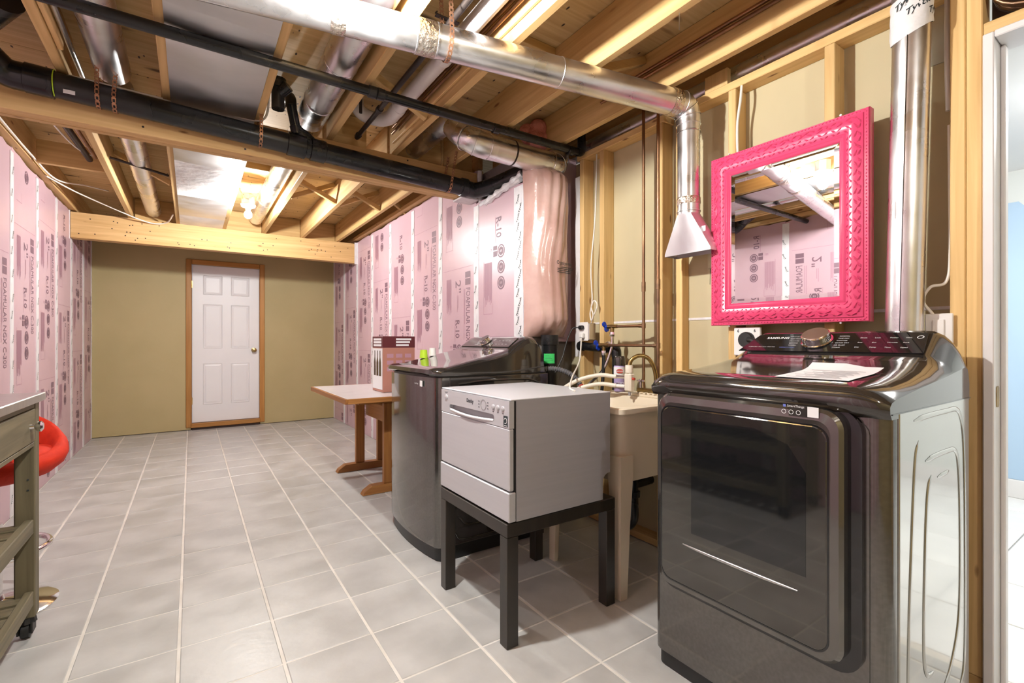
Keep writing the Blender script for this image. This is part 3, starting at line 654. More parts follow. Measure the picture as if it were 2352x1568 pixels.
# top deck rising to the console
prof = [(DXF+.02, .935), (DXF-.006, .95), (DXF-.012, .972), (DXF-.004, .998), (DXF+.022, 1.012), (DXF+.10, 1.019), (1.55, 1.027), (1.68, 1.043), (1.78, 1.06), (1.828, 1.073), (1.845, 1.083), (1.945, 1.145), (1.962, 1.155), (1.978, 1.154), (1.987, 1.137), (1.991, 1.08), (1.991, .94)]
endp = [(DXF+.03, .935), (DXF+.02, .95), (DXF+.018, .965), (DXF+.03, .975), (DXF+.06, .982), (DXF+.13, .990), (1.55, 1.000), (1.68, 1.012), (1.78, 1.022), (1.828, 1.028), (1.845, 1.030), (1.935, 1.040), (1.955, 1.04), (1.97, 1.035), (1.98, 1.02), (1.989, .99), (1.989, .94)]
ys = [(DYA-.002, 0), (DYA+.012, .35), (DYA+.028, .62), (DYA+.05, .86), (DYA+.075, .98), (DYA+.10, 1), (DYB-.10, 1), (DYB-.075, .98), (DYB-.05, .86), (DYB-.028, .62), (DYB-.012, .35), (DYB+.002, 0)]
loft_top(prof, endp, ys, 'top_deck', M['deck'], dr)
# console glass, knob and print
ca, cb = V3((1.838, 0, 1.080)), V3((1.945, 0, 1.1465)); cu = unit(cb-ca); cn = unit(np.cross(cu, (0, 1, 0))); cn = cn if cn[2] > 0 else -cn
clen = np.linalg.norm(cb-ca); cO = ca+V3((0, .768, 0))+cn*.001; cR = V3((0, -1, 0))
b = MB(); b.slab([(-.310, .003), (.275, .003), (.262, clen-.006), (.235, clen), (-.255, clen), (-.275, clen-.01)], cO, cR, cu, cn, .003); con = b.build('console_glass', M['gloss'], dr)
ko = cO+cu*.072+cR*-.045+cn*.004
kn = MB().lathe(ko, cn, [(.050, 0), (.052, .004), (.047, .006), (.046, .028), (.043, .031)], 28).build('knob', M['chrome'], con, 35)
MB().lathe(ko+cn*.0311, cn, [(.042, 0), (.041, .0012)], 28).build('knob_cap', M['knobtop'], kn, 35)
b = MB(); e = cn*.0036
b.text('SAMSUNG', cO+e+cR*-.235+cu*.088, cR, cu, .0185, 0, 'L', .02)
b.text('TURBO PRO  Multi Steam  Smart Dial', cO+e+cR*-.282+cu*.028, cR, cu, .0066)
for i, s_ in enumerate(('HEAVY DUTY', 'PERM PRESS', 'DELICATES', 'BEDDING', 'TOWELS', 'WRINKLE AWAY')): b.text(s_, cO+e+cR*-.106+cu*(.100-.015*i), cR, cu, .0072, 1 if i == 5 else 0, 'R')
for i, s_ in enumerate(('NORMAL', 'TIME DRY', 'SANITIZE', 'QUICK DRY', 'AIR FLUFF', 'STEAM')): b.text(s_, cO+e+cR*.018+cu*(.102-.015*i), cR, cu, .0080)
for r_ in range(3):
    for c_ in range(4): b.text(('Dry', 'Temp', 'Time', 'Signal', 'Anti', 'Eco', 'Wrinkle', 'Rack', 'Drum', 'Lock', 'Power', 'Start')[r_*4+c_], cO+e+cR*(.085+.042*c_)+cu*(.03+.03*r_), cR, cu, .0085)
b.ring(circ(.009, 16), circ(.007, 16), cO+e+cR*.248+cu*.095, cR, cu, cn, .0003)
b.build('console_print', [M['print_white'], M['print_blue']], con)['kind'] = 'stuff'
# seam line along side under the deck
MB().box((DXF+.03, DYA-.004, .946), (DXB, DYA-.001, .9485)).build('deck_seam', M['gloss'], dr)
# paper leaflet lying on the dryer
def deck_z(x): return float(np.interp(x, [p_[0] for p_ in prof[4:11]], [p_[1] for p_ in prof[4:11]]))
b = MB(); rows = []
for i in range(9):
    x = 1.40+.235*i/8; rows.append([(x+.02*(y-.6), y, deck_z(x)+.0025+max(0, (i-6))**2*.0035*(1 if y > .6 else .4)) for y in (.715, .67, .62, .57, .525)])
b.grid(rows); lf = b.build('leaflet', M['paper']); tag(lf, 'printed paper leaflet lying on top of the dark dryer', 'paper')
b = MB()
for i in range(13):
    x = 1.42+.013*i; b.box((x, .55+.008*(i % 3), deck_z(x)+.0032), (x+.003, .69-.02*(i % 4), deck_z(x)+.0036))
o = b.build('leaflet_print', M['print_grey'], lf); o['kind'] = 'stuff'

# ================================================================== WASHING MACHINE
WXF, WXB, WYA, WYB = 1.02, 1.725, 2.178, 2.868
wa = thing('washing_machine', 'dark grey top loading washing machine standing against the pink wall', 'washing machine', ((WXF+WXB)/2, (WYA+WYB)/2, 0))
shell('base_plinth', plan_shell(WXF+.012, WXB-.02, WYA+.012, WYB-.012, 0, 0, .05, .026), .004, .075, M['kick'], wa)
shell('cabinet', plan_shell(WXF, WXB, WYA, WYB, 0, 0, .05, .03), .075, .935, M['plat'], wa)
b = MB(); b.box((WXF+.07, WYA-.003, .08), (WXB-.01, WYA+.004, .935), .002); wsd = b.build('side_panel', M['deck'], wa)
for pts in ([(1.14, .90), (1.30, .912), (1.50, .912), (1.60, .905), (1.66, .87), (1.68, .78), (1.68, .4)], [(1.12, .14), (1.16, .10), (1.30, .095), (1.5, .10), (1.58, .13)], [(1.14, .22), (1.20, .17), (1.35, .165), (1.50, .17), (1.55, .21)]):
    MB().tube(spline([(x, WYA-.004, z) for x, z in pts], 8), .006, 8).build('pressed_rib', M['deck'], wsd, 60)
shell('lid_gap', plan_shell(WXF+.012, WXB-.005, WYA+.012, WYB-.012, 0, 0, .05, .028), .935, .945, M['kick'], wa)
prof = [(WXF+.06, .944), (WXF-.012, .944), (WXF-.026, .956), (WXF-.022, .976), (WXF+.00, .985), (WXF+.06, .988), (1.20, 1.012), (1.33, 1.040), (1.45, 1.067), (1.475, 1.074), (1.485, 1.082), (1.575, 1.142), (1.60, 1.150), (1.64, 1.148), (1.675, 1.12), (1.70, 1.06), (1.708, .944)]
endp = [(WXF+.06, .944), (WXF+.035, .944), (WXF+.022, .952), (WXF+.026, .964), (WXF+.045, .972), (WXF+.08, .975), (1.20, .995), (1.33, 1.018), (1.45, 1.042), (1.475, 1.048), (1.485, 1.054), (1.575, 1.105), (1.60, 1.112), (1.64, 1.108), (1.668, 1.08), (1.69, 1.03), (1.70, .944)]
ys = [(WYA-.002, 0), (WYA+.010, .4), (WYA+.024, .75), (WYA+.045, .97), (WYA+.07, 1), (WYB-.07, 1), (WYB-.045, .97), (WYB-.024, .75), (WYB-.010, .4), (WYB+.002, 0)]
loft_top(prof, endp, ys, 'top_lid', M['deck'], wa)
ca, cb = V3((1.489, 0, 1.0855)), V3((1.572, 0, 1.1405)); cu = unit(cb-ca); cn = unit(np.cross(cu, (0, 1, 0))); cn = cn if cn[2] > 0 else -cn
clen = np.linalg.norm(cb-ca); cO = ca+V3((0, (WYA+WYB)/2, 0))+cn*.001; cR = V3((0, -1, 0))
b = MB(); b.slab([(-.28, .002), (.285, .002), (.27, clen-.002), (-.24, clen-.002)], cO, cR, cu, cn, .003); wcon = b.build('console_glass', M['plat'], wa)
ko = cO+cu*.05+cR*-.02+cn*.004
kn = MB().lathe(ko, cn, [(.040, 0), (.042, .004), (.037, .006), (.036, .026), (.033, .029)], 24).build('knob', M['chrome'], wcon, 35)
MB().lathe(ko+cn*.0291, cn, [(.032, 0), (.031, .001)], 24).build('knob_cap', M['gloss'], kn, 35)
b = MB(); e = cn*.0036
for i in range(5):
    b.text(('NORMAL', 'HEAVY', 'BEDDING', 'QUICK', 'RINSE')[i], cO+e+cR*-.08+cu*(.016+.015*i), cR, cu, .011, 0, 'R'); b.text(('DELICATE', 'WHITES', 'SPIN', 'SOAK', 'ECO')[i], cO+e+cR*.035+cu*(.016+.015*i), cR, cu, .011)
for r_ in range(2):
    for c_ in range(4): b.text(('Temp', 'Soil', 'Spin', 'Rinse', 'Soak', 'Delay', 'Lock', 'Start')[r_*4+c_], cO+e+cR*(.11+.036*c_)+cu*(.025+.035*r_), cR, cu, .009)
b.build('console_print', [M['print_white']], wcon)['kind'] = 'stuff'
b = MB(); b.box((WXF-.0255, 2.31, .885), (WXF-.0215, 2.335, .915)); b.build('white_label', M['print_white'], wa)
b = MB(); b.text('SmartThings', (WXF-.028, 2.40, .895), (0, -1, 0), (0, 0, 1), .010); b.build('label_print', M['print_white'], wa)

# ================================================================== SIDE TABLE + DISHWASHER
TX0, TX1, TY0, TY1, TZ = .948, 1.502, 1.433, 1.985, .455
st = thing('side_table', 'small square black side table carrying the silver dishwasher', 'table', ((TX0+TX1)/2, (TY0+TY1)/2, 0))
MB().box((TX0, TY0, TZ-.05), (TX1, TY1, TZ), .0025).build('table_top', M['table_black'], st)
for x in (TX0, TX1-.051):
    for y in (TY0, TY1-.051): MB().box((x+.0005, y+.0005, 0.001), (x+.0505, y+.0505, TZ-.0505), .002).build('leg', M['table_black'], st)
X0, X1, Y0, Y1, Z0, Z1 = .956, 1.466, 1.428, 1.996, TZ+.006, .908
dw_ = thing('dishwasher', 'silver countertop dishwasher standing on the small black table', 'dishwasher', ((X0+X1)/2, (Y0+Y1)/2, TZ))
# body: side silhouette with rear notch, extruded along y
sil = [(X0+.03, Z0), (X1-.042, Z0), (X1-.042, Z0+.075), (X1-.040, Z0+.088), (X1-.030, Z0+.10), (X1-.016, Z0+.107), (X1, Z0+.108), (X1, Z1-.004), (X0+.03, Z1-.004)]
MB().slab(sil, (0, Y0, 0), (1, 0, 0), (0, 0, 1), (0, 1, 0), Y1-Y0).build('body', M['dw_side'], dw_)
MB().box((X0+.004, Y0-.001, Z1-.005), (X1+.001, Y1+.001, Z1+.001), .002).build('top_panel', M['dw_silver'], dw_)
MB().box((X0+.022, Y0+.004, Z0+.01), (X0+.031, Y1-.004, Z1-.008)).build('door_gap', M['dw_dark'], dw_)
MB().box((X0-.004, Y0, Z0), (X0+.028, Y1, Z0+.108), .003).build('kick_panel', M['dw_silver'], dw_)
dor = MB().box((X0, Y0+.003, Z0+.113), (X0+.021, Y1-.003, Z1-.108), .003).build('door', M['dw_silver'], dw_)
# control panel with a handle recess cut in
pc = (Y0+Y1)/2; z0p, z1p = Z1-.106, Z1-.006
hy0, hy1, hz0, hz1 = 1.535, 1.912, .812, .842
pn = MB(); pya, pyb = Y0+.003, Y1-.003
pn.box((X0, pya, z0p), (X0+.021, pyb, hz0)); pn.box((X0, pya, hz1), (X0+.021, pyb, z1p))
pn.box((X0, pya, hz0), (X0+.021, hy0, hz1)); pn.box((X0, hy1, hz0), (X0+.021, pyb, hz1))
for cyy, czz, sy_, sz_ in ((hy0, hz0, 1, 1), (hy1, hz0, -1, 1), (hy0, hz1, 1, -1), (hy1, hz1, -1, -1)):
    pn.slab([(cyy, czz), (cyy+sy_*.013, czz), (cyy+sy_*.0055, czz+sz_*.0025), (cyy+sy_*.0025, czz+sz_*.0055), (cyy, czz+sz_*.013)], (X0+.0002, 0, 0), (0, 1, 0), (0, 0, 1), (1, 0, 0), .02)
pan = pn.build('control_panel', M['dw_silver'], dw_)
MB().box((X0+.0195, hy0-.01, hz0-.01), (X0+.022, hy1+.01, hz1+.01)).build('handle_recess', M['dw_grey'], dw_)
b = MB(); b.tube(spline([(X0+.004, hy1-.008, hz0+.006), (X0-.002, hy1-.10, hz0+.002), (X0-.004, (hy0+hy1)/2, hz0), (X0-.002, hy0+.10, hz0+.002), (X0+.004, hy0+.008, hz0+.006)], 6), .0055, 8); b.build('handle_lip', M['whitepaint'], pan, 60)
for i, y in enumerate((1.541, 1.507, 1.473)): MB().lathe((X0, y, .871), (-1, 0, 0), [(.0095, 0), (.0095, .003), (.0075, .0045)], 16).build('button', M['dw_silver'], pan, 40)
MB().lathe((X0, 1.941, .869), (-1, 0, 0), [(.012, 0), (.012, .003), (.010, .0045)], 16).build('power_button', M['dw_silver'], pan, 40)
b = MB(); e = X0-.0008
b.text('Danby', (e, 1.752, .868), (0, -1, 0), (0, 0, 1), .022, 0, 'L', .03)
b.ring(circ(.022, 20), circ(.018, 20), (X0-.0006, 1.615, .87), (0, 1, 0), (0, 0, 1), (-1, 0, 0), .0006, 1)
for k in range(8):
    a = math.pi*k/4; b.box((e, 1.615+.02*math.cos(a)-.0015, .87+.02*math.sin(a)-.0015), (e-.0003, 1.615+.02*math.cos(a)+.0015, .87+.02*math.sin(a)+.0015))
for s_ in (-1, 1):
    for k in (-1, 0, 1): b.box((e, 1.615+s_*.034-.005, .87+.012*k-.0013), (e-.0003, 1.615+s_*.034+.005, .87+.012*k+.0013))
for y in (1.541, 1.507, 1.473): b.box((e, y-.004, .852), (e-.0003, y+.004, .854))
b.text('ON/OFF', (e, 1.957, .888), (0, -1, 0), (0, 0, 1), .008)
b.build('panel_print', [M['ink'], M['dw_grey']], pan)['kind'] = 'stuff'
b = MB(); b.box((X0-.0012, 1.441, .807), (X0-.0004, 1.468, .847)); b.build('energy_label', M['ink'], pan)
b = MB(); b.tube([(X0-.0014, 1.4545+.009*math.cos(a), .829+.010*math.sin(a)) for a in np.linspace(.3, 5.2, 12)], .0012, 6); b.box((X0-.0016, 1.445, .810), (X0-.0013, 1.464, .8125)); b.build('energy_label_print', M['print_white'], pan)

# ================================================================== LAUNDRY SINK
SX0, SX1, SY0, SY1, SZ = 1.505, 2.075, 1.402, 1.945, .832
sk = thing('laundry_sink', 'cream plastic laundry tub on tapered legs between dishwasher and dryer', 'sink', ((SX0+SX1)/2, (SY0+SY1)/2, 0))
def rect_at(x0, x1, y0, y1, z, r=.03): return [(x, y, z) for x, y in rrect(x1-x0, y1-y0, r, 3, (x0+x1)/2, (y0+y1)/2)]
b = MB()
b.grid([rect_at(SX0+.045, SX1-.03, SY0+.045, SY1-.045, .50, .05), rect_at(SX0+.022, SX1-.012, SY0+.022, SY1-.022, .77, .04), rect_at(SX0+.02, SX1-.01, SY0+.02, SY1-.02, SZ-.028, .04),
        rect_at(SX0, SX1, SY0, SY1, SZ-.024, .03), rect_at(SX0, SX1, SY0, SY1, SZ-.003, .03), rect_at(SX0+.004, SX1-.004, SY0+.004, SY1-.004, SZ, .03),
        rect_at(SX0+.038, SX1-.14, SY0+.038, SY1-.038, SZ, .05), rect_at(SX0+.045, SX1-.145, SY0+.045, SY1-.045, SZ-.012, .05), rect_at(SX0+.08, SX1-.17, SY0+.08, SY1-.08, .53, .05)], closed=True)
b.poly(rect_at(SX0+.08, SX1-.17, SY0+.08, SY1-.08, .53, .05)); b.poly(rect_at(SX0+.045, SX1-.03, SY0+.045, SY1-.045, .50, .05)[::-1])
b.build('basin', M['sink'], sk, 40)
for sx, sy in ((0, 0), (0, 1), (1, 0), (1, 1)):
    x = SX0+.026 if sx == 0 else SX1-.06; y = SY0+.026 if sy == 0 else SY1-.026
    dx = 1 if sx == 0 else -1; dy = 1 if sy == 0 else -1
    b = MB(); rows = []
    for z, wdt in ((.001, .040), (.30, .056), (.54, .078), (.62, .078)):
        o_ = .012*(1-z/.6); rows.append([(x+dx*o_*0, y, z), (x+dx*wdt, y, z), (x+dx*wdt, y+dy*.022, z), (x+dx*.022, y+dy*.022, z), (x+dx*.022, y+dy*wdt, z), (x, y+dy*wdt, z)])
    b.grid(rows, closed=True); b.poly(rows[0]); b.poly(rows[-1]); b.build('leg', M['sink'], sk)
MB().box((SX1-.13, SY0+.03, SZ-.002), (SX1-.02, SY1-.03, SZ+.012), .004).build('faucet_ledge', M['sink'], sk)
for k in range(6): MB().box((SX1-.128, SY0+.13+.03*k, SZ+.0115), (SX1-.10, SY0+.145+.03*k, SZ+.022), .002).build('soap_rib', M['sink'], sk)
tp = thing('drain_trap', 'black plastic drain trap under the cream laundry tub', 'pipe', (1.80, 1.66, 0))
MB().tube([(1.80, 1.60, .5), (1.80, 1.60, .36)], .026, 12).build('tailpiece', M['abs'], tp, 50)
MB().tube(spline([(1.80, 1.60, .36), (1.80, 1.60, .25), (1.80, 1.645, .205), (1.80, 1.69, .25), (1.80, 1.70, .34), (1.86, 1.70, .37), (2.05, 1.70, .38)], 6), .026, 12).build('trap_bend', M['abs'], tp, 50)
for z in (.36, .47): MB().lathe((1.80, 1.60, z), (0, 0, 1), [(.036, 0), (.036, .026)], 10).build('slip_nut', M['abs'], tp)
# faucet with brass spout on the tub
fc = thing('faucet', 'brass gooseneck faucet with cross handles at the back of the cream tub', 'faucet', (2.01, 1.66, SZ))
MB().box((1.985, 1.575, SZ+.0125), (2.03, 1.745, SZ+.04), .008).build('faucet_body', M['brass'], fc)
sp = spline([(2.005, 1.625, SZ+.04), (2.0, 1.628, SZ+.13), (1.975, 1.645, SZ+.195), (1.94, 1.675, SZ+.215), (1.905, 1.70, SZ+.195), (1.895, 1.707, SZ+.165)], 7)
MB().tube(sp, .0105, 10).build('spout', M['brass'], fc, 60)
for y in (1.592, 1.728):
    MB().lathe((2.007, y, SZ+.04), (0, 0, 1), [(.012, 0), (.010, .03)], 12).build('valve_stem', M['chrome'], fc, 40)
    b = MB(); b.bar((1.98, y, SZ+.077), (2.034, y, SZ+.077), .008, .008); b.bar((2.007, y-.027, SZ+.077), (2.007, y+.027, SZ+.077), .008, .008); b.lathe((2.007, y, SZ+.07), (0, 0, 1), [(.011, 0), (.009, .016)], 10); b.build('cross_handle', M['chrome'], fc)
dv = thing('faucet_adapter', 'white quick-connect hose adapter hanging from the brass spout', 'adapter', (1.893, 1.708, SZ+.03))
MB().lathe((1.893, 1.708, SZ+.165), (0, 0, -1), [(.018, 0), (.020, .005), (.020, .04), (.015, .045)], 14).build('collar', M['creamhose'], dv, 40)
MB().box((1.876, 1.684, SZ+.028), (1.911, 1.730, SZ+.122), .006).build('adapter_body', M['creamhose'], dv)
MB().lathe((1.893, 1.683, SZ+.095), (0, -1, 0), [(.007, 0), (.007, .012)], 10).build('release_button', M['redoval'], dv)
MB().tube([(1.893, 1.705, SZ+.03), (1.893, 1.705, SZ+.005)], [.009, .006], 10).build('nozzle', M['dw_grey'], dv)
for i, z in enumerate((SZ+.10, SZ+.052)):
    MB().tube([(1.893, 1.735, z), (1.885, 1.79, z)], .009, 10).build('hose_nipple', M['white'] if i else M['chrome'], dv, 50)
    h = MB().tube(spline([(1.884, 1.79, z), (1.84, 1.88, z+.004), (1.76, 1.97, z-.03), (1.66, 2.015, z-.10), (1.58, 2.02, z-.20-.05*i), (1.50, 1.98, z-.30)], 8), .0115, 10).build('water_hose', M['creamhose'], None, 60)
    tag(h, ('upper' if i == 0 else 'lower')+' cream hose curving from the faucet adapter behind the dishwasher', 'hose', 'dishwasher hoses')
# aerosol can
sc_ = thing('spray_can', 'lavender aerosol paint can with a black cap at the back of the tub', 'can', (1.965, 1.842, SZ+.013))
cz = SZ+.0135
MB().lathe((1.965, 1.842, cz), (0, 0, 1), [(.030, 0), (.032, .004), (.032, .135), (.029, .142)], 20).build('can_body', M['lav'], sc_, 40)
MB().lathe((1.965, 1.842, cz+.078), (0, 0, 1), [(.0325, 0), (.0325, .056)], 20, capa=False, capb=False).build('white_band', M['print_white'], sc_, 40)
MB().lathe((1.965, 1.842, cz+.142), (0, 0, 1), [(.031, 0), (.030, .04), (.026, .052)], 20).build('cap', M['deck'], sc_, 40)
vd = unit((-1.965, -1.842, 0)); vr = unit(np.cross((0, 0, 1), -vd)); vr = -vr if np.dot(vr, (.83, -.56, 0)) < 0 else vr
b = MB(); co = V3((1.965, 1.842, cz+.112))+vd*.0335
b.slab([(x*1.6, y) for x, y in circ(.012, 16)], co, vr, (0, 0, 1), vd, .0005, 0); b.text('KRYLON', co+vd*.001+V3((0, 0, -.004)), vr, (0, 0, 1), .010, 1, 'C', .02)
b.text('Shimmer', co+vd*.0006+V3((0, 0, -.027)), vr, (0, 0, 1), .009, 2, 'C')
for k in (-1, 0, 1): b.ring(circ(.007, 12, .015*k, -.066), circ(.0055, 12, .015*k, -.066), co-vd*.0006, vr, (0, 0, 1), vd, .0006, 1)
b.build('can_print', [M['redoval'], M['print_white'], M['ink']], sc_)['kind'] = 'stuff'

# ================================================================== PLUMBING ON THE STUD WALL
def pipe(name, label, cat, pts, r, m, group=None, n=12):
    o = MB().tube(pts, r, n).build(name, m, None, 50); return tag(o, label, cat, group)
def copper_run(label, y, ztee, yv, zbot, ztop, x=2.072):
    t = thing('copper_pipe', label, 'pipe', (x, y, zbot), 'copper water risers')
    MB().tube([(x, y, 1.42), (x, y, ztop)], .0085, 10).build('riser', M['copper'], t, 50)
    MB().tube([(x, y, zbot), (x, y, 1.42)], .0088, 10).build('riser', M['copper_d'], t, 50)
    for z in (1.41, 1.435, ztee): MB().lathe((x, y, z-.014), (0, 0, 1), [(.0115, 0), (.0115, .028)], 10).build('coupling', M['copper_d'], t, 40)
    MB().tube([(x, y, ztee), (x-.04, yv-.03, ztee)], .0085, 10).build('branch', M['copper'], t, 50)
    MB().tube([(x, y+.008, ztee), (x-.004, y+.03, ztee)], .011, 10).build('coupling', M['copper_d'], t, 50)
    v = thing('shutoff_valve', 'brass shutoff valve with blue handle on the '+('upper' if ztee > 1.15 else 'lower')+' copper branch', 'valve', (x-.04, yv, ztee-.05), 'blue handled valves')
    MB().tube([(x-.04, yv-.03, ztee), (x-.044, yv+.035, ztee)], [.011, .013], 10).build('valve_body', M['brass'], v, 40)
    MB().tube([(x-.042, yv+.005, ztee), (x-.042, yv+.005, ztee-.034)], .0115, 10).build('valve_outlet', M['brass'], v, 40)
    MB().lathe((x-.042, yv+.005, ztee-.058), (0, 0, 1), [(.015, 0), (.016, .012), (.015, .026)], 8).build('hose_nut', M['chrome'], v)
    hd = V3((x-.046, yv+.05, ztee)); b = MB()
    for s_ in (1, -1):
        b.slab([(0, -.008), (.016, -.016), (.030, -.012), (.032, .006), (.020, .012), (0, .008)], hd, (-.55*s_, 0, .83*s_), (.83, 0, .55), (0, 1, 0), .010)
    b.lathe(hd+V3((0, -.012, 0)), (0, 1, 0), [(.008, 0), (.008, .024)], 10); b.build('handle', M['blue'], v)
    return V3((x-.042, yv+.005, ztee-.058))
o1 = copper_run('copper riser with upper blue valve branch, left of the two', 1.765, 1.207, 1.955, .86, 2.50)
o2 = copper_run('copper riser with lower blue valve branch beside the corner stud', 1.643, 1.098, 1.995, .90, 2.50, 2.043)
h = MB().tube(spline([o1, o1+V3((-.004, .006, -.08)), o1+V3((-.03, .05, -.20)), (1.97, 2.10, .86), (1.88, 2.19, .74), (1.74, 2.20, .66)], 8), .009, 10).build('supply_hose', M['chrome'], None, 60)
tag(h, 'braided steel supply hose slanting down from the upper blue valve', 'hose')
h = MB().tube(spline([o2, o2+V3((0, .002, -.06)), o2+V3((-.006, .012, -.22)), (2.0, 2.06, .70), (1.9, 2.15, .6)], 8), .010, 10).build('supply_hose', M['rubber'], None, 60)
tag(h, 'black rubber supply hose hanging from the lower blue valve', 'hose')
sp_ = thing('drain_standpipe', 'black standpipe with horizontal arm under the outlet box', 'pipe', (2.06, 1.97, 0))
MB().tube([(2.06, 2.27, 1.092), (2.06, 2.00, 1.075)], .026, 14).build('arm', M['abs'], sp_, 50)
MB().tube(spline([(2.06, 2.00, 1.085), (2.06, 1.962, 1.07), (2.06, 1.955, 1.03)], 5), .029, 14).build('elbow', M['abs'], sp_, 50)
MB().tube([(2.06, 1.955, 1.04), (2.06, 1.955, .04)], .026, 14).build('standpipe', M['abs'], sp_, 50)
for y in (2.235, 2.262): MB().lathe((2.06, y, 1.091), (0, 1, 0), [(.031, 0), (.031, .008)], 14).build('clamp_ring', M['abs'], sp_, 40)
MB().tube(spline([(2.06, 1.962, 1.07), (2.03, 1.985, 1.11), (2.01, 1.99, 1.10)], 6), .012, 10).build('hose_hook', M['chrome'], sp_, 60)
vs_ = thing('waste_stack', 'thick black vertical waste pipe with a green sticker below the batt', 'pipe', (1.86, 2.33, 0))
MB().tube([(1.86, 2.33, .02), (1.86, 2.33, 1.16)], .05, 18).build('stack', M['abs'], vs_, 50)
MB().lathe((1.86, 2.33, 1.10), (0, 0, 1), [(.056, 0), (.056, .06)], 18).build('hub', M['abs'], vs_, 50)
b = MB(); rows = []
for z in (.985, 1.045):
    rows.append([(1.86+.0508*math.cos(a), 2.33+.0508*math.sin(a), z) for a in np.linspace(math.radians(188), math.radians(268), 8)])
b.grid(rows); b.build('green_sticker', M['green'], vs_, 60)
b = MB()
for k in range(5):
    rows = [[(1.86+.0512*math.cos(a), 2.33+.0512*math.sin(a), .994+.010*k+dz) for a in np.linspace(math.radians(200), math.radians(200+30+9*((k*3) % 4)), 5)] for dz in (0, .0015)]
    b.grid(rows)
b.build('sticker_writing', M['ink'], vs_)
h = MB(); pth = spline([(1.70, 2.30, .93), (1.74, 2.24, .955), (1.80, 2.17, .955), (1.85, 2.10, .92), (1.875, 2.06, .86), (1.88, 2.04, .78)], 14)
h.tube(pth, [.0145+.0022*(1 if i % 2 else -1) for i in range(len(pth))], 10); h = h.build('washer_drain_hose', M['hose'], None, 30); tag(h, 'grey corrugated drain hose arching behind the washing machine', 'hose')
MB().lathe((1.874, 2.063, .865), (.2, -.55, -.8), [(.0185, 0), (.0185, .014)], 12).build('hose_clip', M['redoval'], h)
# ================================================================== ELECTRICAL
ob = thing('outlet_box', 'surface outlet box with two plugs on the leftmost stud', 'outlet', (2.06, 2.21, 1.12))
MB().box((2.038, 2.165, 1.128), (2.098, 2.245, 1.235), .004).build('box', M['galv_dull'], ob)
MB().box((2.031, 2.168, 1.124), (2.0375, 2.248, 1.240), .002).build('cover_plate', M['white'], ob)
MB().box((2.008, 2.195, 1.195), (2.0305, 2.235, 1.220), .006).build('black_plug', M['rubber'], ob)
MB().box((2.005, 2.19, 1.140), (2.0305, 2.222, 1.175), .006).build('white_plug', M['white'], ob)
MB().tube(spline([(2.01, 2.232, 1.208), (1.99, 2.26, 1.20), (1.95, 2.265, 1.13), (1.90, 2.255, 1.02), (1.85, 2.262, .93)], 8), .0042, 8).build('washer_cord', M['blackcable'], ob, 60)
c_ = MB().tube(spline([(2.012, 2.205, 1.145), (1.995, 2.19, 1.08), (1.90, 2.10, 1.0), (1.68, 1.91, .935), (1.50, 1.72, .919), (1.44, 1.655, .9137), (1.37, 1.57, .9137), (1.33, 1.50, .9137)], 9), .0045, 8).build('power_cord', M['cable'], None, 60)
tag(c_, 'white power cord running from the outlet box over the dishwasher top', 'cord')
def cable(label, pts, r=.0045, m='cable', cat='cable', n=9, name='electric_cable', group='loose white electric cables'):
    o = MB().tube(spline(pts, n), r, 8).build(name, M[m], None, 60); return tag(o, label, cat, group)
cable('white cable dropping between the two leftmost studs to the outlet box', [(2.12, 2.18, 2.30), (2.11, 2.185, 1.9), (2.09, 2.20, 1.6), (2.095, 2.195, 1.40), (2.06, 2.165, 1.33), (2.05, 2.14, 1.285), (2.055, 2.16, 1.25), (2.06, 2.175, 1.30), (2.055, 2.14, 1.37), (2.06, 2.115, 1.34), (2.06, 2.15, 1.27), (2.065, 2.17, 1.238)])
cable('white cable hanging from the top plate to the mirror at the third stud', [(2.11, 1.222, 2.315), (2.10, 1.222, 2.24), (2.10, 1.238, 2.12), (2.10, 1.235, 1.95), (2.11, 1.23, 1.70), (2.11, 1.23, 1.25)], .006)
cable('white cable curving from the right stud down to the light switch', [(2.12, .50, 1.85), (2.112, .496, 1.45), (2.105, .503, 1.325), (2.085, .54, 1.305), (2.085, .56, 1.26), (2.09, .535, 1.212)], .005)
cable('white cable lying along the top of the near beam', [(-.68, 2.99, 2.36), (-.45, 2.985, 2.357), (-.1, 2.99, 2.352), (.12, 2.985, 2.354), (.33, 2.97, 2.355), (.345, 2.80, 2.47)], .006)
cable('white cable sagging above the far beam across the first bays', [(-.90, 4.9, 2.36), (-.80, 5.35, 2.375), (-.6, 5.75, 2.36), (-.42, 5.95, 2.325), (-.30, 6.02, 2.315), (-.20, 5.98, 2.335), (-.145, 5.7, 2.36)], .006)
cable('white cable along the left wall sill toward the far beam', [(-.89, 2.9, 2.375), (-.885, 3.6, 2.37), (-.89, 4.4, 2.375), (-.86, 5.0, 2.37), (-.74, 5.35, 2.44), (-.62, 5.6, 2.48)], .006)
cable('thin purple-white cable looping in the far left joist bay', [(-.70, 3.12, 2.42), (-.68, 3.7, 2.40), (-.63, 4.2, 2.40), (-.56, 4.5, 2.44)], .005)
cable('grey cable rising beside the right vent pipe to the ceiling', [(2.12, .502, 1.90), (2.125, .506, 2.05), (2.15, .512, 2.25), (2.16, .515, 2.5)], .008, 'pvc')
cable('white cable looping beside the far ceiling bulb', [(.33, 4.72, 2.50), (.36, 4.75, 2.42), (.40, 4.74, 2.375), (.45, 4.76, 2.40), (.43, 4.79, 2.43), (.37, 4.79, 2.38)], .006)
cable('white cable crossing the near left joist bay', [(-.92, 2.4, 2.37), (-.75, 2.45, 2.45), (-.52, 2.5, 2.52)], .007)
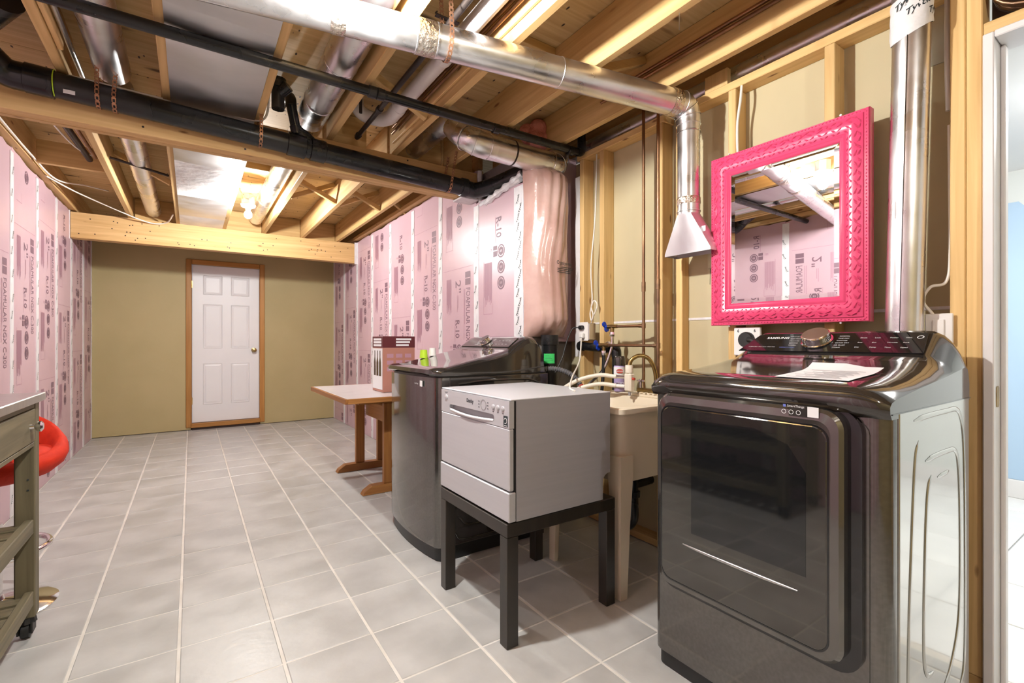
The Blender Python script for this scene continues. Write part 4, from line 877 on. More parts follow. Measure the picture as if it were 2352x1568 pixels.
# switch and dryer receptacle
sw = thing('light_switch', 'white rocker light switch on the right studs above the dryer', 'switch', (2.09, .52, 1.11))
MB().box((2.092, .489, 1.125), (2.13, .552, 1.205), .002).build('switch_box', M['galv_dull'], sw)
MB().box((2.085, .482, 1.110), (2.0915, .556, 1.214), .003).build('switch_plate', M['white'], sw)
MB().box((2.0805, .503, 1.130), (2.0855, .535, 1.194), .002).build('rocker', M['white'], sw)
for z in (1.121, 1.203): MB().lathe((2.085, .519, z), (-1, 0, 0), [(.0025, 0), (.0025, .001)], 8).build('screw', M['steel'], sw)
ro = thing('dryer_outlet', 'white heavy-duty dryer outlet with black plug below the pink mirror', 'outlet', (2.08, 1.18, 1.04))
MB().box((2.082, 1.122, 1.056), (2.0985, 1.245, 1.184), .003).build('outlet_plate', M['white'], ro)
MB().lathe((2.083, 1.180, 1.128), (-1, 0, 0), [(.035, 0), (.035, .018), (.031, .024)], 20).build('plug', M['rubber'], ro, 40)
MB().tube(spline([(2.062, 1.165, 1.128), (2.045, 1.13, 1.12), (2.043, 1.08, 1.06), (2.045, 1.02, .95)], 6), .011, 10).build('plug_cord', M['rubber'], ro, 60)
b = MB()
for y in (1.145, 1.222): b.text('6', (2.0815, y+.006, 1.162), (0, -1, 0), (0, 0, 1), .02, 0, 'L', .02)
b.build('plate_slots', M['ink'], ro)

# ================================================================== MIRROR
mi = thing('wall_mirror', 'rectangular mirror in an ornate hot pink frame hanging above the dryer', 'mirror', (2.075, 1.026, 1.194))
MY0, MY1, MZ0, MZ1, MX = .706, 1.346, 1.194, 1.983, 2.045
mc, mzc, mw, mh = (MY0+MY1)/2, (MZ0+MZ1)/2, MY1-MY0, MZ1-MZ0
def frect(inset, x): return [(x, mc+sy*(mw/2-inset), mzc+sz*(mh/2-inset)) for sy, sz in ((1, 1), (-1, 1), (-1, -1), (1, -1))]
pr = [(0, 2.098), (0, 2.062), (.003, 2.057), (.016, 2.056), (.018, 2.051), (.026, 2.049), (.034, 2.046), (.048, 2.043), (.062, 2.046), (.074, 2.053), (.078, 2.051), (.084, 2.050), (.088, 2.054), (.092, 2.056), (.097, 2.062), (.102, 2.066)]
b = MB(); b.grid([frect(i, x) for i, x in pr], closed=True); fr_ = b.build('mirror_frame', M['pinkframe'], mi, 50)
# carved leaves along the frame
def leafset(inset, x, step, ln, wd, ht, tilt, ph=0):
    b = MB()
    for s in range(4):
        horiz = s % 2 == 0
        L = (mw if horiz else mh)-2*inset; n = int(L/step)
        for k in range(n):
            t = -L/2+(k+.5)*L/n
            sg = 1 if s < 2 else -1
            if horiz: c = V3((x, mc+t, mzc+sg*(mh/2-inset))); d = V3((0, 1, 0)); o_ = V3((0, 0, sg))
            else: c = V3((x, mc-sg*(mw/2-inset), mzc+t)); d = V3((0, 0, 1)); o_ = V3((0, -sg, 0))
            a = tilt*(1 if (k+ph) % 2 == 0 else -1)
            u = d*math.cos(a)+o_*math.sin(a); v = -d*math.sin(a)+o_*math.cos(a)
            P = [c-u*ln/2, c-u*ln*.15+v*wd/2, c+u*ln/2, c-u*ln*.15-v*wd/2, c+V3((-ht, 0, 0))-u*ln*.1, c+V3((-ht*.6, 0, 0))+u*ln*.25]
            b.add(P, [(0, 1, 4), (1, 2, 5), (1, 5, 4), (2, 3, 5), (3, 4, 5), (3, 0, 4)])
    return b
for (ins, x, stp, ln, wd, ht, ti, ph) in ((.009, 2.0565, .0125, .010, .006, .003, .5, 0), (.030, 2.0475, .024, .026, .010, .005, .5, 0), (.041, 2.045, .034, .032, .010, .005, -.45, 1), (.055, 2.0452, .024, .024, .009, .004, .55, 0), (.067, 2.0495, .020, .018, .008, .004, -.6, 1)):
    o = leafset(ins, x, stp, ln, wd, ht, ti, ph).build('carved_band', M['pinkframe'], fr_); o['kind'] = 'stuff'
b = MB(); g0 = frect(.100, 2.064); g1 = frect(.118, 2.0632)
b.grid([g0, g1], closed=True); b.poly(g1); b.build('mirror_glass', M['mirror'], mi)
for y in (.80, 1.255):
    for z in (MZ0-.003, MZ1+.003): MB().lathe((2.065, y, z), (-1, 0, 0), [(.004, 0), (.004, .006)], 8).build('screw', M['steel'], mi)

# ================================================================== BATT
b = MB(); rows = []
ZB0, ZB1 = 1.15, 2.235
for i in range(31):
    t = i/30; z = ZB0+(ZB1-ZB0)*t
    f_ = min(1, t/.10)**.6*min(1, (1-t)/.07)**.6; row = []
    for k in range(25):
        s_ = k/24; ang = math.pi*s_
        bul = math.sin(ang)**.55
        wr = .011*math.sin(34*s_+3*math.sin(5*t))*(.35+.65*(t**3+(1-t)**6))+.005*math.sin(19*t+7*s_)
        row.append((1.725+.335*s_+.006*math.sin(11*t)*(1-s_), 2.425-(.03+.115*f_)*bul-wr*f_*bul, z))
    rows.append(row)
b.grid(rows); bt = b.build('insulation_batt', M['batt'], None, 70); tag(bt, 'pink fibreglass batt wrapped in shiny plastic at the wall corner', 'insulation')
b = MB(); o_ = V3((1.90, 2.272, 1.60)); dr_ = unit((1, .22, 0))
b.text('polywrap', o_, dr_, (0, 0, 1), .032, 0, 'L', .01)
for k in range(4): b.bar(o_+V3((0, 0, -.016-.011*k))+dr_*(-.03 if k else .01), o_+V3((0, 0, -.016-.011*k))+dr_*(.135-.01*k), .001, .004)
b.ring(circ(.012, 8), circ(.008, 8), o_+dr_*-.024+V3((0, 0, .01)), dr_, (0, 0, 1), (0, -1, 0), .001)
b.build('batt_print', M['ink'], bt)
b = MB(); rr = random.Random(5)
for k in range(16): b.sphere((1.80+.10*rr.random()+.05*(k % 3), 2.44+.06*rr.random(), 2.40+.10*rr.random()), .035+.03*rr.random(), 8, 6, (1.2, .8, 1))
fu = b.build('loose_insulation', M['fluff'], None, 60); tag(fu, 'loose pink fibreglass stuffed between the joists above the batt', 'insulation', None, 'stuff')

# ================================================================== DUCTS
def round_duct(name, label, pts, r, m='galv', seams=(), n=22, group='round galvanised ducts', cat='duct'):
    t = thing(name, label, cat, (V3(pts[0])+V3(pts[-1]))/2, group)
    MB().tube(pts, r, n).build('duct_pipe', M[m], t, 50)
    return t
def band(t, p, d, r, w_, m='galv', nm='duct_seam'):
    p, d = V3(p), unit(d); MB().lathe(p-d*w_/2, d, [(r, 0), (r+.002, w_*.2), (r+.002, w_*.8), (r, w_)], 24, capa=False, capb=False).build(nm, M[m], t, 40)
A, B = V3((-.93, 1.99, 2.278)), V3((1.935, 1.443, 2.262)); dd_ = unit(B-A); R1 = .060
vd1 = thing('dryer_vent_duct', 'long shiny round vent duct crossing under the joists with elbow down to the boot', 'duct', (1.2, 1.5, 2.2))
MB().tube([A, B], R1, 28).build('long_duct', M['galv'], vd1, 50)
def at(x): return A+dd_*((x-A[0])/dd_[0])
for x, w_ in ((.735, .075), (.43, .05), (1.905, .05)): band(vd1, at(x), dd_, R1+.001, w_, 'foil', 'foil_tape_band')
for x in (.70, .775, 1.30): band(vd1, at(x), dd_, R1, .008)
el = spline([B-dd_*.01, B+dd_*.03, (1.992, 1.436, 2.240), (2.005, 1.433, 2.20), (2.007, 1.4325, 2.17)], 4)
MB().tube(el, [.060, .060, .060, .060, .059]+[.058]*(len(el)-5), 24).build('elbow', M['galv'], vd1, 25)
for i in (3, 7, 11): band(vd1, el[min(i, len(el)-1)], el[min(i+1, len(el)-1)]-el[i-1], .060, .006)
MB().tube([(2.007, 1.4325, 2.18), (2.007, 1.4325, 1.735)], .053, 24).build('drop_pipe', M['galv'], vd1, 50)
band(vd1, (2.007, 1.4325, 2.135), (0, 0, 1), .054, .008); band(vd1, (2.007, 1.4325, 1.80), (0, 0, 1), .0535, .035, 'foil', 'foil_tape_band'); band(vd1, (2.007, 1.4325, 1.75), (0, 0, 1), .054, .008)
bo = thing('wall_boot', 'flared sheet metal boot below the vent duct beside the mirror', 'duct', (2.04, 1.45, 1.555))
n_ = 24; top_ = [(2.007+.053*math.cos(2*math.pi*k/n_), 1.4325+.053*math.sin(2*math.pi*k/n_), 1.735) for k in range(n_)]
def sqp(k, hx, hy):
    a = 2*math.pi*k/n_; c, s = math.cos(a), math.sin(a); m_ = max(abs(c), abs(s)); return (c/m_*hx, s/m_*hy)
bot_ = [(2.045+sqp(k, .05, .128)[0], 1.435+sqp(k, .05, .128)[1], 1.560) for k in range(n_)]; bot2 = [(x, y, 1.548) for x, y, z in bot_]
b = MB(); b.grid([top_, bot_, bot2], closed=True); b.build('boot_shell', M['galv_dull'], bo, 28)
MB().box((1.998, 1.335, 1.64), (2.000, 1.365, 1.665)).build('boot_label', M['print_white'], bo)
rv = thing('vent_riser', 'tall round galvanised vent pipe wrapped in white house wrap behind the dryer', 'duct', (1.995, .58, 1.0))
MB().tube([(2.050, .606, 1.0), (2.046, .580, 2.20)], .0525, 28).build('riser_pipe', M['galv'], rv, 50)
MB().tube([(2.046, .580, 2.25), (2.046, .578, 2.56)], .054, 24).build('upper_pipe', M['galv_dull'], rv, 50)
MB().bar((1.9970, .602, 1.02), (1.9930, .576, 2.15), .0012, .002, (0, 1, 0)).build('pipe_seam', M['gloss'], rv)
b = MB(); rows = []; rr = random.Random(2)
for i in range(9):
    z = 2.170+.115*i/8; rows.append([])
    for k in range(28):
        a = 2*math.pi*k/28; r_ = .0565+.004*rr.random()*(1 if 0 < i < 8 else .2); zz = z+(.028*math.sin(a+2.2) if i < 2 else 0)*(1-i/2); rows[-1].append((2.044+r_*math.cos(a)*.9, .580+r_*math.sin(a), zz))
b.grid(rows, closed=True); wr = b.build('house_wrap', M['tyvek'], rv, 50)
b = MB()
def wraptext(s_, a0, z0, size, slope):
    vs, fs, wd = text_geo(s_, .015, .2); b.add([(2.044+.0542*math.cos(a0+x*size/.060), .580+.0602*math.sin(a0+x*size/.060), z0+y*size+slope*x*size) for x, y in vs], fs)
for a0, z0 in ((3.6, 2.245), (3.1, 2.212), (4.2, 2.205), (2.55, 2.24)): wraptext('Tyvek', a0, z0, .030, .45)
b.build('wrap_print', M['ink'], wr)
MB().box((XD-.006, .512, 2.10), (XD-.001, .575, 2.345)).build('backing_plate', M['galv_dull'], rv)
# second short duct with two elbows
P0, P1 = V3((1.47, 2.385, 2.262)), V3((1.88, 2.37, 2.252)); d2_ = unit(P1-P0)
sd = thing('branch_duct', 'short round duct with elbows above the wrapped batt', 'duct', (1.6, 2.38, 2.2))
MB().tube([P0, P1], .072, 26).build('duct_pipe', M['galv'], sd, 50)
e1 = spline([P0+d2_*.01, P0-d2_*.07, P0-d2_*.13+V3((0, .02, .02)), P0-d2_*.17+V3((0, .07, .06)), P0-d2_*.19+V3((0, .13, .12))], 2)
MB().tube(e1, [.072, .073, .073, .073, .071, .069, .066, .064, .062], 26).build('elbow', M['galv'], sd, 20)
for i in (1, 3, 5): band(sd, e1[i], e1[i+1]-e1[i-1], .0735, .008)
e2 = spline([P1-d2_*.005, P1+d2_*.05, P1+d2_*.085+V3((0, .015, .03)), P1+d2_*.10+V3((0, .03, .09))], 3)
MB().tube(e2, .072, 24).build('elbow', M['galv'], sd, 20)
for i in (1, 4): band(sd, e2[i], e2[i+1]-e2[i-1], .0735, .008)
band(sd, P0+d2_*.14, d2_, .0725, .012, 'iron', 'hanger_strap')
# ducts in the joist bays
def bay_duct(label, x, ya, yb, r, z=2.445, seams=()):
    t = thing('bay_duct', label, 'duct', (x, (ya+yb)/2, z), 'round ducts in the joist bays')
    MB().tube([(x, ya, z), (x, yb, z)], r, 22).build('duct_pipe', M['galv'], t, 50)
    for y in seams: band(t, (x, y, z), (0, 1, 0), r, .012)
    return t
bay_duct('round duct in the joist bay left of the wide metal sheets, near part', -.315, .6, 3.0, .072, 2.44, (2.2,))
bay_duct('round duct in the left joist bay beyond the near beam', -.315, 3.2, 6.02, .066, 2.445, (4.7,))
bay_duct('round duct in the joist bay right of the metal sheets, near part', .585, 1.0, 3.0, .078, 2.44, (2.3, 2.75))
bay_duct('round duct beside the far ceiling bulb beyond the near beam', .575, 3.2, 5.75, .068, 2.44, (4.3,))
bay_duct('round duct in the bay above the end of the drain pipe', 1.28, 2.52, 3.6, .066, 2.45)
bay_duct('dark round duct above the stud partition plate', 2.22, -1.0, 2.4, .05, 2.42)
# panned joist bay
pn_ = thing('duct_pan', 'wide flat sheet metal panels closing the joist bay, near part', 'duct', (.1, 2, ZJ), 'sheet metal pans under the joists')
for y0, y1 in ((-.6, .9), (.895, 2.12), (2.115, 2.985)):
    b = MB(); rows = []
    for i in range(9):
        y = y0+(y1-y0)*i/8; sag = .012*math.sin(math.pi*i/8)
        rows.append([(-.086+.378*k/6, y, ZJ-.004-sag*math.sin(math.pi*k/6)-(.001 if y0 > 0 else 0)) for k in range(7)])
    if y1 > 2.9: rows.append([(-.086+.378*k/6, y1+.02, ZJ-.016) for k in range(7)]); rows.append([(-.086+.378*k/6, y1+.022, ZJ-.03) for k in range(7)])
    b.grid(rows); b.build('pan_sheet', M['galv_dull'], pn_, 50)
pf = thing('duct_pan', 'flat metal and foil sheets closing the bay beside the far bulb', 'duct', (.1, 4.6, ZJ), 'sheet metal pans under the joists')
for y0, y1, m_ in ((3.15, 3.98, 'galv_dull'), (3.93, 4.86, 'foilsheet'), (4.85, 5.62, 'galv_dull'), (5.60, 6.06, 'foilsheet')):
    b = MB(); rows = []
    for i in range(9):
        y = y0+(y1-y0)*i/8; sag = (.022 if m_ == 'foilsheet' and y0 < 5 else .010)*math.sin(math.pi*i/8)
        rows.append([(-.095+.378*k/6, y, ZJ-.004-sag*math.sin(math.pi*k/6)) for k in range(7)])
    b.grid(rows); b.build('pan_sheet', M[m_], pf, 50)
# ================================================================== BLACK DRAIN PIPES
md = thing('drain_pipe', 'thick black drain pipe strapped along the near wooden beam', 'pipe', (.4, 2.94, 2.2))
MA, MBn = V3((-.60, 2.945, 2.288)), V3((1.615, 2.945, 2.196)); dm = unit(MBn-MA)
MB().tube([MA, MBn], .056, 24).build('main_pipe', M['abs'], md, 50)
def am(x): return MA+dm*((x-MA[0])/dm[0])
for x, w_ in ((-.56, .10), (.50, .10), (.615, .085), (1.58, .05)): MB().lathe(am(x)-dm*w_/2, dm, [(.057, 0), (.064, .004), (.064, w_-.004), (.057, w_)], 24).build('hub', M['abs'], md, 40)
MB().tube(spline([am(.60), am(.575)+V3((0, -.005, .045)), (.50, 2.93, 2.325)], 6), .030, 16).build('wye_arm', M['abs'], md, 60)
MB().tube([(.498, 2.93, 2.318), (.468, 2.925, 2.46)], .027, 16).build('branch_pipe', M['abs'], md, 50)
MB().lathe((.502, 2.931, 2.30), (-.2, 0, 1), [(.031, 0), (.032, .045)], 16).build('hub', M['abs'], md, 50)
MB().tube(spline([(.470, 2.925, 2.45), (.466, 2.935, 2.50), (.455, 2.99, 2.525), (.44, 3.10, 2.525)], 5), .030, 16).build('branch_elbow', M['abs'], md, 50)
ex = spline([MBn-dm*.01, MBn+dm*.05, (1.70, 2.90, 2.195), (1.735, 2.80, 2.20), (1.76, 2.66, 2.208), (1.78, 2.54, 2.214), (1.80, 2.47, 2.216)], 4)
MB().tube(ex, .054, 20).build('end_elbow', M['abs'], md, 50)
exl = spline([MA+dm*.02, MA-dm*.06, (-.70, 2.92, 2.315), (-.74, 2.86, 2.36), (-.75, 2.80, 2.43)], 4)
MB().tube(exl, [.06]*len(exl), 20).build('end_elbow', M['abs'], md, 50)
MB().tube([(-.755, 2.83, 2.42), (-.60, 2.60, 2.46)], .075, 20).build('cleanout_tee', M['abs'], md, 50)
MB().box((-.475, 2.888, 2.235), (-.435, 2.8905, 2.252)).build('pipe_label', M['print_white'], md)
MB().tube(spline([am(-.51)+V3((.01*0, .062*math.cos(a), .062*math.sin(a))) for a in np.linspace(1.2, 4.4, 8)], 3), .0022, 6).build('tie_string', M['lime'], md)
tn = thing('vent_pipe', 'thin black pipe running across below the joists to the partition', 'pipe', (.8, 2.26, 2.3))
TA, TB = V3((-.93, 2.262, 2.312)), V3((2.045, 2.262, 2.322))
MB().tube([TA, TB], .0235, 16).build('pipe', M['abs'], tn, 50)
for x in (.72, .76, 1.42, 1.97): MB().lathe((x-.02, 2.262, 2.316), (1, 0, 0), [(.024, 0), (.028, .003), (.028, .037), (.024, .04)], 16).build('coupling', M['abs'], tn, 40)
MB().tube(spline([(2.03, 2.262, 2.322), (2.06, 2.262, 2.33), (2.07, 2.265, 2.37), (2.07, 2.27, 2.5)], 4), .027, 14).build('elbow', M['abs'], tn, 50)
cl = thing('cleanout_fitting', 'black cleanout fitting hanging beside the wide metal sheet', 'pipe', (.40, 2.80, 2.36))
MB().tube([(.385, 2.80, 2.52), (.385, 2.80, 2.36)], .032, 14).build('stub', M['abs'], cl, 50)
MB().lathe((.385, 2.80, 2.47), (0, 0, 1), [(.04, 0), (.041, .05)], 16).build('hub', M['abs'], cl, 40)
MB().tube([(.385, 2.80, 2.44), (.43, 2.76, 2.48)], .03, 14).build('side_arm', M['abs'], cl, 50)
# white PVC, gas pipe, copper lines in the bays
pv = thing('exhaust_pipe', 'white plastic exhaust pipe in the joist bay bending up', 'pipe', (.96, 2, 2.42))
MB().tube([(.965, -1.4, 2.43), (.965, 2.62, 2.43)], .037, 18).build('pipe', M['pvc'], pv, 50)
pe = spline([(.965, 2.60, 2.43), (.965, 2.70, 2.43), (.93, 2.78, 2.44), (.86, 2.82, 2.46), (.815, 2.82, 2.49), (.80, 2.81, 2.56)], 5)
MB().tube(pe, .039, 18).build('elbow', M['pvc'], pv, 50)
for y in (1.95, 2.55): MB().lathe((.965, y, 2.43), (0, 1, 0), [(.041, 0), (.042, .05)], 18).build('coupling', M['pvc'], pv, 40)
gp = thing('gas_pipe', 'dark iron gas pipe running along the joist bay', 'pipe', (.86, 2, 2.44))
MB().tube([(.857, -1.4, 2.393), (.857, 3.0, 2.393)], .0135, 12).build('pipe', M['iron'], gp, 50)
for y in (2.55, 2.95): MB().lathe((.857, y, 2.393), (0, 1, 0), [(.019, 0), (.019, .03)], 10).build('coupling', M['iron'], gp, 40)
MB().tube([(.80, 2.72, 2.565), (.80, 2.72, 2.42)], .009, 8).build('hanger_rod', M['iron'], gp)
MB().bar((.80, 1.72, 2.409), (.90, 1.72, 2.409), .02, .004).build('pipe_clamp', M['iron'], gp)
for i, (x, z) in enumerate(((1.055, 2.47), (1.05, 2.43), (1.885, 2.47), (1.88, 2.44))):
    pipe('copper_line', ('upper' if i % 2 == 0 else 'lower')+' copper water line along the '+('joist beside the white plastic pipe' if i < 2 else 'last joist before the partition'), 'pipe', [(x, -1.4, z), (x, 2.9 if i < 2 else 1.9, z)], .0085, M['copper'], 'copper lines along joists')
pipe('iron_stub', 'dark pipe crossing the far left joist bay', 'pipe', [(-.655, 3.2, 2.42), (-.60, 4.5, 2.42)], .02, M['iron'])
pipe('copper_stub', 'reddish copper line beside the dark pipe in the far left bay', 'pipe', [(-.60, 3.2, 2.41), (-.555, 4.4, 2.41)], .011, M['copper'])
pipe('conduit', 'thin steel conduit by the left round duct above the near beam', 'pipe', [(-.435, 2.45, 2.40), (-.435, 3.6, 2.40)], .011, M['steel'])
pipe('iron_rod', 'dark rod across the far bay right of the bridging', 'pipe', [(-.47, 4.3, 2.40), (-.14, 4.42, 2.37)], .009, M['iron'])
b = MB(); tt = np.linspace(0, 2*math.pi*4.6, 120)
b.tube([(2.112+.0150*t/6.28, .285+(.112-.002*math.sin(1.7*t))*math.cos(t), 2.246+.088*math.sin(t)) for t in tt], .0068, 8); cc = b.build('copper_coil', M['copper_d'], None, 60); tag(cc, 'coil of copper tubing above the door header at the right edge', 'tubing')
# ================================================================== STRAPS
def strap(label, c, d, r, ztop, dy0=0.0, dx=.0, step=.019):
    """perforated hanger strap looped under a pipe and up to the joists"""
    c, d = V3(c), unit(d); s = unit(np.cross(d, (0, 0, 1))); t = thing('hanger_strap', label, 'strap', tuple(c-V3((0, 0, r))), 'perforated pipe straps')
    path = [c+s*(r+.002)*math.cos(a)+V3((0, 0, 1))*(r+.002)*math.sin(a) for a in np.linspace(0, -math.pi, 15)]
    path = [c+s*(r+.002)+V3((dx, dy0, ztop-c[2]))]+path+[c-s*(r+.002)+V3((dx, dy0, ztop-c[2]))]
    b = MB(); hw_ = .0085
    # dense resample, build links of rings
    dense = []
    for i in range(len(path)-1):
        L = np.linalg.norm(path[i+1]-path[i]); n = max(1, int(L/.0048))
        for k in range(n): dense.append(path[i]+(path[i+1]-path[i])*k/n)
    dense.append(path[-1]); N = len(dense)
    for i in range(N-1):
        tg = unit(dense[i+1]-dense[i]); nn = unit(np.cross(tg, d))
        hole = (i % 4) in (1, 2)
        wd = hw_ if (i % 4) != 3 else hw_*.72
        for (u0, u1) in (((-wd, -.0042), (.0042, wd)) if hole else ((-wd, wd),)):
            a0, a1 = dense[i]+d*u0, dense[i]+d*u1; b0, b1 = dense[i+1]+d*u0, dense[i+1]+d*u1
            b.add([a0, a1, b1, b0, a0+nn*.0012, a1+nn*.0012, b1+nn*.0012, b0+nn*.0012], [(0, 1, 2, 3), (4, 7, 6, 5), (0, 4, 5, 1), (2, 6, 7, 3), (0, 3, 7, 4), (1, 5, 6, 2)])
    b.build('strap_band', M['strap'], t); return t
strap('perforated copper strap around the drain pipe nearest its left elbow', am(-.36), dm, .058, 2.40)
strap('perforated copper strap around the drain pipe, second from its left elbow', am(-.30), dm, .058, 2.42, .0, .01)
strap('perforated copper strap around the drain pipe below the wide metal sheet', am(.315), dm, .058, 2.44)
strap('perforated copper strap around the drain pipe near its right end', am(1.46), dm, .058, 2.40, -.03, .02)
strap('perforated copper strap holding the long shiny vent duct', at(.82), dd_, .0625, 2.50, .0, -.01)
MB().tube([(1.515, 1.12, 2.365), (1.513, 1.12, 2.285)], .0018, 6).build('hanging_nail', M['steel']); tag(bpy.data.objects['hanging_nail'], 'long steel nail hanging from the joist near the partition', 'nail')
# ================================================================== TRESTLE TABLE AND THINGS BY THE WASHER
tt_ = thing('trestle_table', 'white topped oak trestle table against the pink wall behind the washer', 'table', (1.27, 3.72, 0))
a0, a1, c0, c1 = .835, 1.70, 3.18, 4.26
MB().box((a0+.018, c0+.018, .712), (a1, c1-.018, .7405), .002).build('table_top', M['laminate'], tt_)
for a, b_, m_ in (((a0, c0, .705), (a0+.0175, c1, .740), 'oak_y'), ((a0+.018, c0, .705), (a1, c0+.0175, .740), 'oak_x'), ((a0+.018, c1-.0175, .705), (a1, c1, .740), 'oak_x')): MB().box(a, b_, .003).build('edge_band', M[m_], tt_)
for y in (3.48, 4.20):
    prof_ = [(1.03, .0), (1.62, .0), (1.62, .03), (1.58, .06), (1.10, .06), (1.045, .025)]
    MB().slab(prof_, (0, y-.035, .002), (1, 0, 0), (0, 0, 1), (0, 1, 0), .07).build('foot', M['oak_x'], tt_)
    for x in (1.19, 1.38): MB().box((x, y-.02, .063), (x+.075, y+.02, .66), .003).build('post', M['oak_z'], tt_)
    MB().box((1.0, y-.03, .662), (1.62, y+.03, .704), .003).build('top_rail', M['oak_x'], tt_)
MB().box((1.285, 3.46, .47), (1.315, 4.22, .60), .004).build('stretcher', M['oak_y'], tt_)
MB().slab([(0, 0), (.30, 0), (.30, .14), (.22, .115), (0, .11)], (1.266, 3.44, .52), (1, 0, 0), (0, 0, 1), (0, 1, 0), .03).build('brace', M['oak_x'], tt_)
bx = thing('cardboard_box', 'maroon and rose printed cardboard box on the trestle table behind the washer', 'box', (1.30, 3.55, .741))
BX0, BX1, BY0, BY1, BZ0, BZ1 = 1.175, 1.425, 3.44, 3.68, .7415, 1.158
MB().box((BX0, BY0, BZ0), (BX1, BY1, BZ1), .003).build('carton', M['kraft'], bx)
MB().box((BX0-.001, BY0-.001, BZ1-.085), (BX1+.001, BY1+.001, BZ1+.001), .002).build('carton_lid', M['maroon'], bx)
b = MB()
for k in range(3):
    b.box((BX0+.10, BY0-.0018, BZ1-.028-.022*k), (BX1-.03-.01*k, BY0-.0014, BZ1-.014-.022*k)); b.box((BX0-.0018, BY0+.03, BZ1-.030-.022*k), (BX0-.0014, BY1-.03, BZ1-.014-.022*k))
b.build('carton_lettering', M['print_white'], bx)
b = MB(); b.box((BX0-.0016, BY0+.01, BZ0+.02), (BX0-.0006, BY1-.01, BZ1-.09)); b.build('bottle_picture', M['print_white'], bx)
b = MB()
for y in (BY0+.06, BY0+.12, BY0+.18): b.slab([(-.022, 0), (.022, 0), (.022, .10), (.008, .14), (.008, .19), (-.008, .19), (-.008, .14), (-.022, .10)], (BX0-.0018, y, BZ0+.12), (0, 1, 0), (0, 0, 1), (-1, 0, 0), .0006)
b.build('bottle_print', M['deck'], bx)
b = MB()
for r_ in range(3):
    for c_ in range(3): b.box((BX0+.03+.07*c_, BY0-.0012, BZ1-.16-.05*r_), (BX0+.08+.07*c_, BY0-.0004, BZ1-.13-.05*r_))
b.build('panel_print', M['foam_ink2'], bx)
def cup(label, x, y, z, m, r=.026, h=.052):
    t = MB().lathe((x, y, z), (0, 0, 1), [(r, 0), (r*.82, h), (r*.74, h), (r*.9, .004)], 18, capa=False, capb=False).build('measuring_cup', m, None, 40)
    return tag(t, label, 'cup')
cup('lime green plastic cup upside down on the washing machine lid', 1.215, 2.79, 1.0155, M['lime'])
cup('white plastic cup beside the lime cup on the washing machine', 1.275, 2.79, 1.029, M['white'], .023, .05)
# ================================================================== KITCHEN CART
kc = thing('kitchen_cart', 'weathered wooden rolling cart with steel top and a drawer at left edge', 'cart', (-.70, 2.05, 0))
KX0, KX1, KY0, KY1 = -.93, -.488, 1.50, 2.555
MB().box((KX0-.02, KY0-.03, .895), (KX1+.022, KY1-.02, .925), .003).build('steel_top', M['steel'], kc)
for x in (KX0, KX1-.058):
    for y in (KY0, KY1-.058):
        MB().box((x, y, .078), (x+.058, y+.058, .894), .004).build('leg', M['cart_z'], kc)
        cx, cy_ = x+.029, y+.029
        ca_ = MB().lathe((cx, cy_, .055), (0, 0, 1), [(.03, 0), (.026, .022)], 12).build('caster_fork', M['rubber'], kc)
        MB().box((cx-.022, cy_-.03, .02), (cx-.016, cy_+.02, .06)).build('fork_plate', M['rubber'], ca_); MB().box((cx+.016, cy_-.03, .02), (cx+.022, cy_+.02, .06)).build('fork_plate', M['rubber'], ca_)
        MB().lathe((cx-.014, cy_-.008, .0285), (1, 0, 0), [(.020, -.001), (.028, .003), (.028, .025), (.020, .029)], 18).build('wheel', M['rubber'], ca_, 40)
        MB().lathe((cx+.0145, cy_-.008, .0285), (1, 0, 0), [(.016, 0), (.013, .004), (.005, .006)], 14).build('wheel_hub', M['wheel'], ca_, 40)
MB().box((KX1-.03, KY0+.06, .87), (KX1-.002, KY1-.06, .894), .002).build('apron_rail', M['cart_y'], kc)
MB().box((KX1-.03, KY0+.06, .725), (KX1-.002, KY1-.06, .742), .002).build('apron_rail', M['cart_y'], kc)
for y0, y1 in ((KY0+.065, 2.02), (2.03, KY1-.064)):
    dr2 = MB().box((KX1-.022, y0, .745), (KX1+.001, y1, .868), .003).build('drawer_front', M['cart_y'], kc)
    MB().lathe((KX1+.001, y1-.07 if y1 > 2.1 else (y0+y1)/2, .808), (1, 0, 0), [(.009, 0), (.007, .012), (.018, .020), (.020, .030), (.012, .036)], 12).build('glass_knob', M['chrome'], dr2, 20)
MB().box((KX0+.06, KY1-.03, .745), (KX1-.06, KY1-.004, .893), .002).build('end_apron', M['cart_x'], kc)
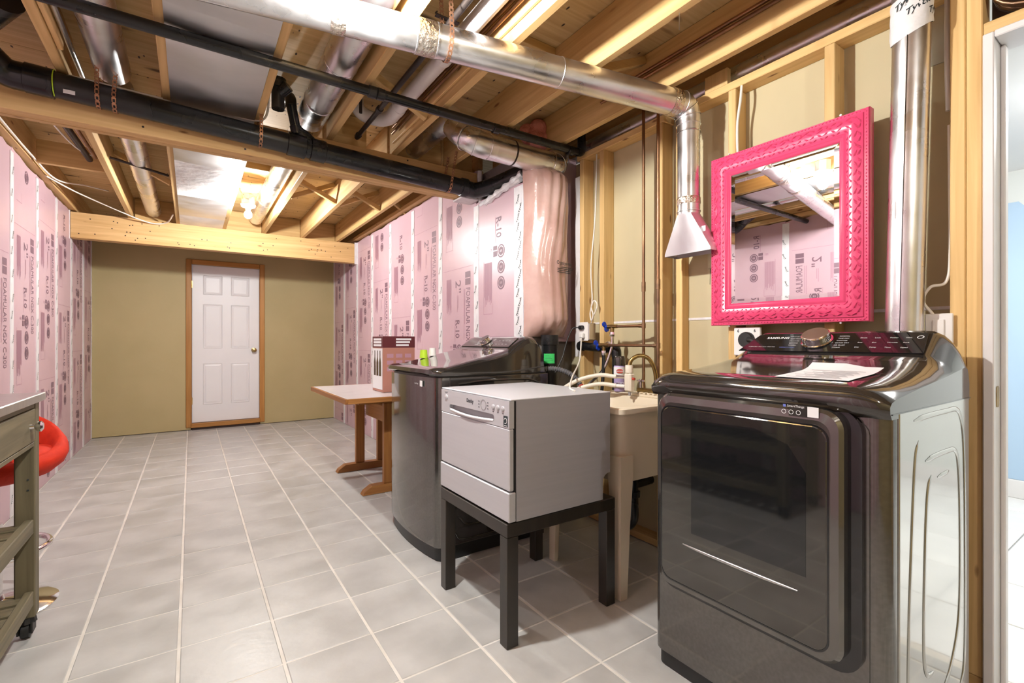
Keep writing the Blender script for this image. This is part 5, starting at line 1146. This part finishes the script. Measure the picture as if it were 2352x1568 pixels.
for z in (.395, .125):
    for x in (KX0+.004, KX1-.030): MB().box((x, KY0+.058, z), (x+.026, KY1-.059, z+.055), .003).build('side_rail', M['cart_y'], kc)
    for k in range(11): MB().box((KX0+.032, KY0+.07+.088*k, z+.02), (KX1-.032, KY0+.135+.088*k, z+.036), .002).build('shelf_slat', M['cart_x'], kc)
for z in (.60, .56): MB().lathe((KX1-.02, KY1-.0585, z), (0, -1, 0), [(.0035, 0), (.0035, .0008)], 8).build('peg_hole', M['ink'], kc)
# ================================================================== RED BAR STOOL
rs = thing('bar_stool', 'red upholstered bucket bar stool with chrome pedestal behind the cart', 'stool', (-.68, 2.835, 0))
cx, cy_ = -.68, 2.835
MB().lathe((cx, cy_, .001), (0, 0, 1), [(.20, 0), (.20, .006), (.185, .014), (.10, .030), (.035, .045), (.03, .06)], 36).build('base_disc', M['chrome'], rs, 40)
MB().tube([(cx, cy_, .05), (cx, cy_, .36)], .028, 16).build('outer_column', M['chrome'], rs, 50); MB().tube([(cx, cy_, .36), (cx, cy_, .53)], .02, 16).build('gas_lift', M['blackcable'], rs, 50)
rp_ = [(cx+.17*math.cos(a), cy_+.17*math.sin(a), .25) for a in np.linspace(0, 2*math.pi, 29)[:-1]]
MB().tube(rp_, .0125, 10, closed=True).build('foot_ring', M['chrome'], rs, 60); MB().box((cx-.02, cy_-.188, .236), (cx+.02, cy_-.155, .266), .005).build('ring_clamp', M['rubber'], rs)
b = MB(); rows = []
for (r_, z, lf) in ((.03, .515, 0), (.12, .520, .0), (.20, .545, .01), (.245, .585, .04), (.262, .630, .10), (.258, .665, .19), (.240, .690, .22), (.222, .690, .20), (.205, .665, .14), (.19, .635, .06)):
    row = []
    for k in range(32):
        a = 2*math.pi*k/32; bk = (.5+.5*math.cos(a-math.radians(112)))**1.3          # back of the bucket toward the wall
        row.append((cx+r_*.885*math.cos(a), cy_+r_*.885*math.sin(a), z+.015+lf*(.52*bk-.30*(1-bk))))
    rows.append(row)
b.grid(rows, closed=True); b.poly(rows[0][::-1]); b.build('bucket_shell', M['red'], rs, 70)
b = MB(); b.lathe((cx, cy_, .60), (0, 0, 1), [(.175, 0), (.200, .035), (.193, .055), (.15, .066), (.05, .070)], 32); b.build('seat_cushion', M['red'], rs, 60)
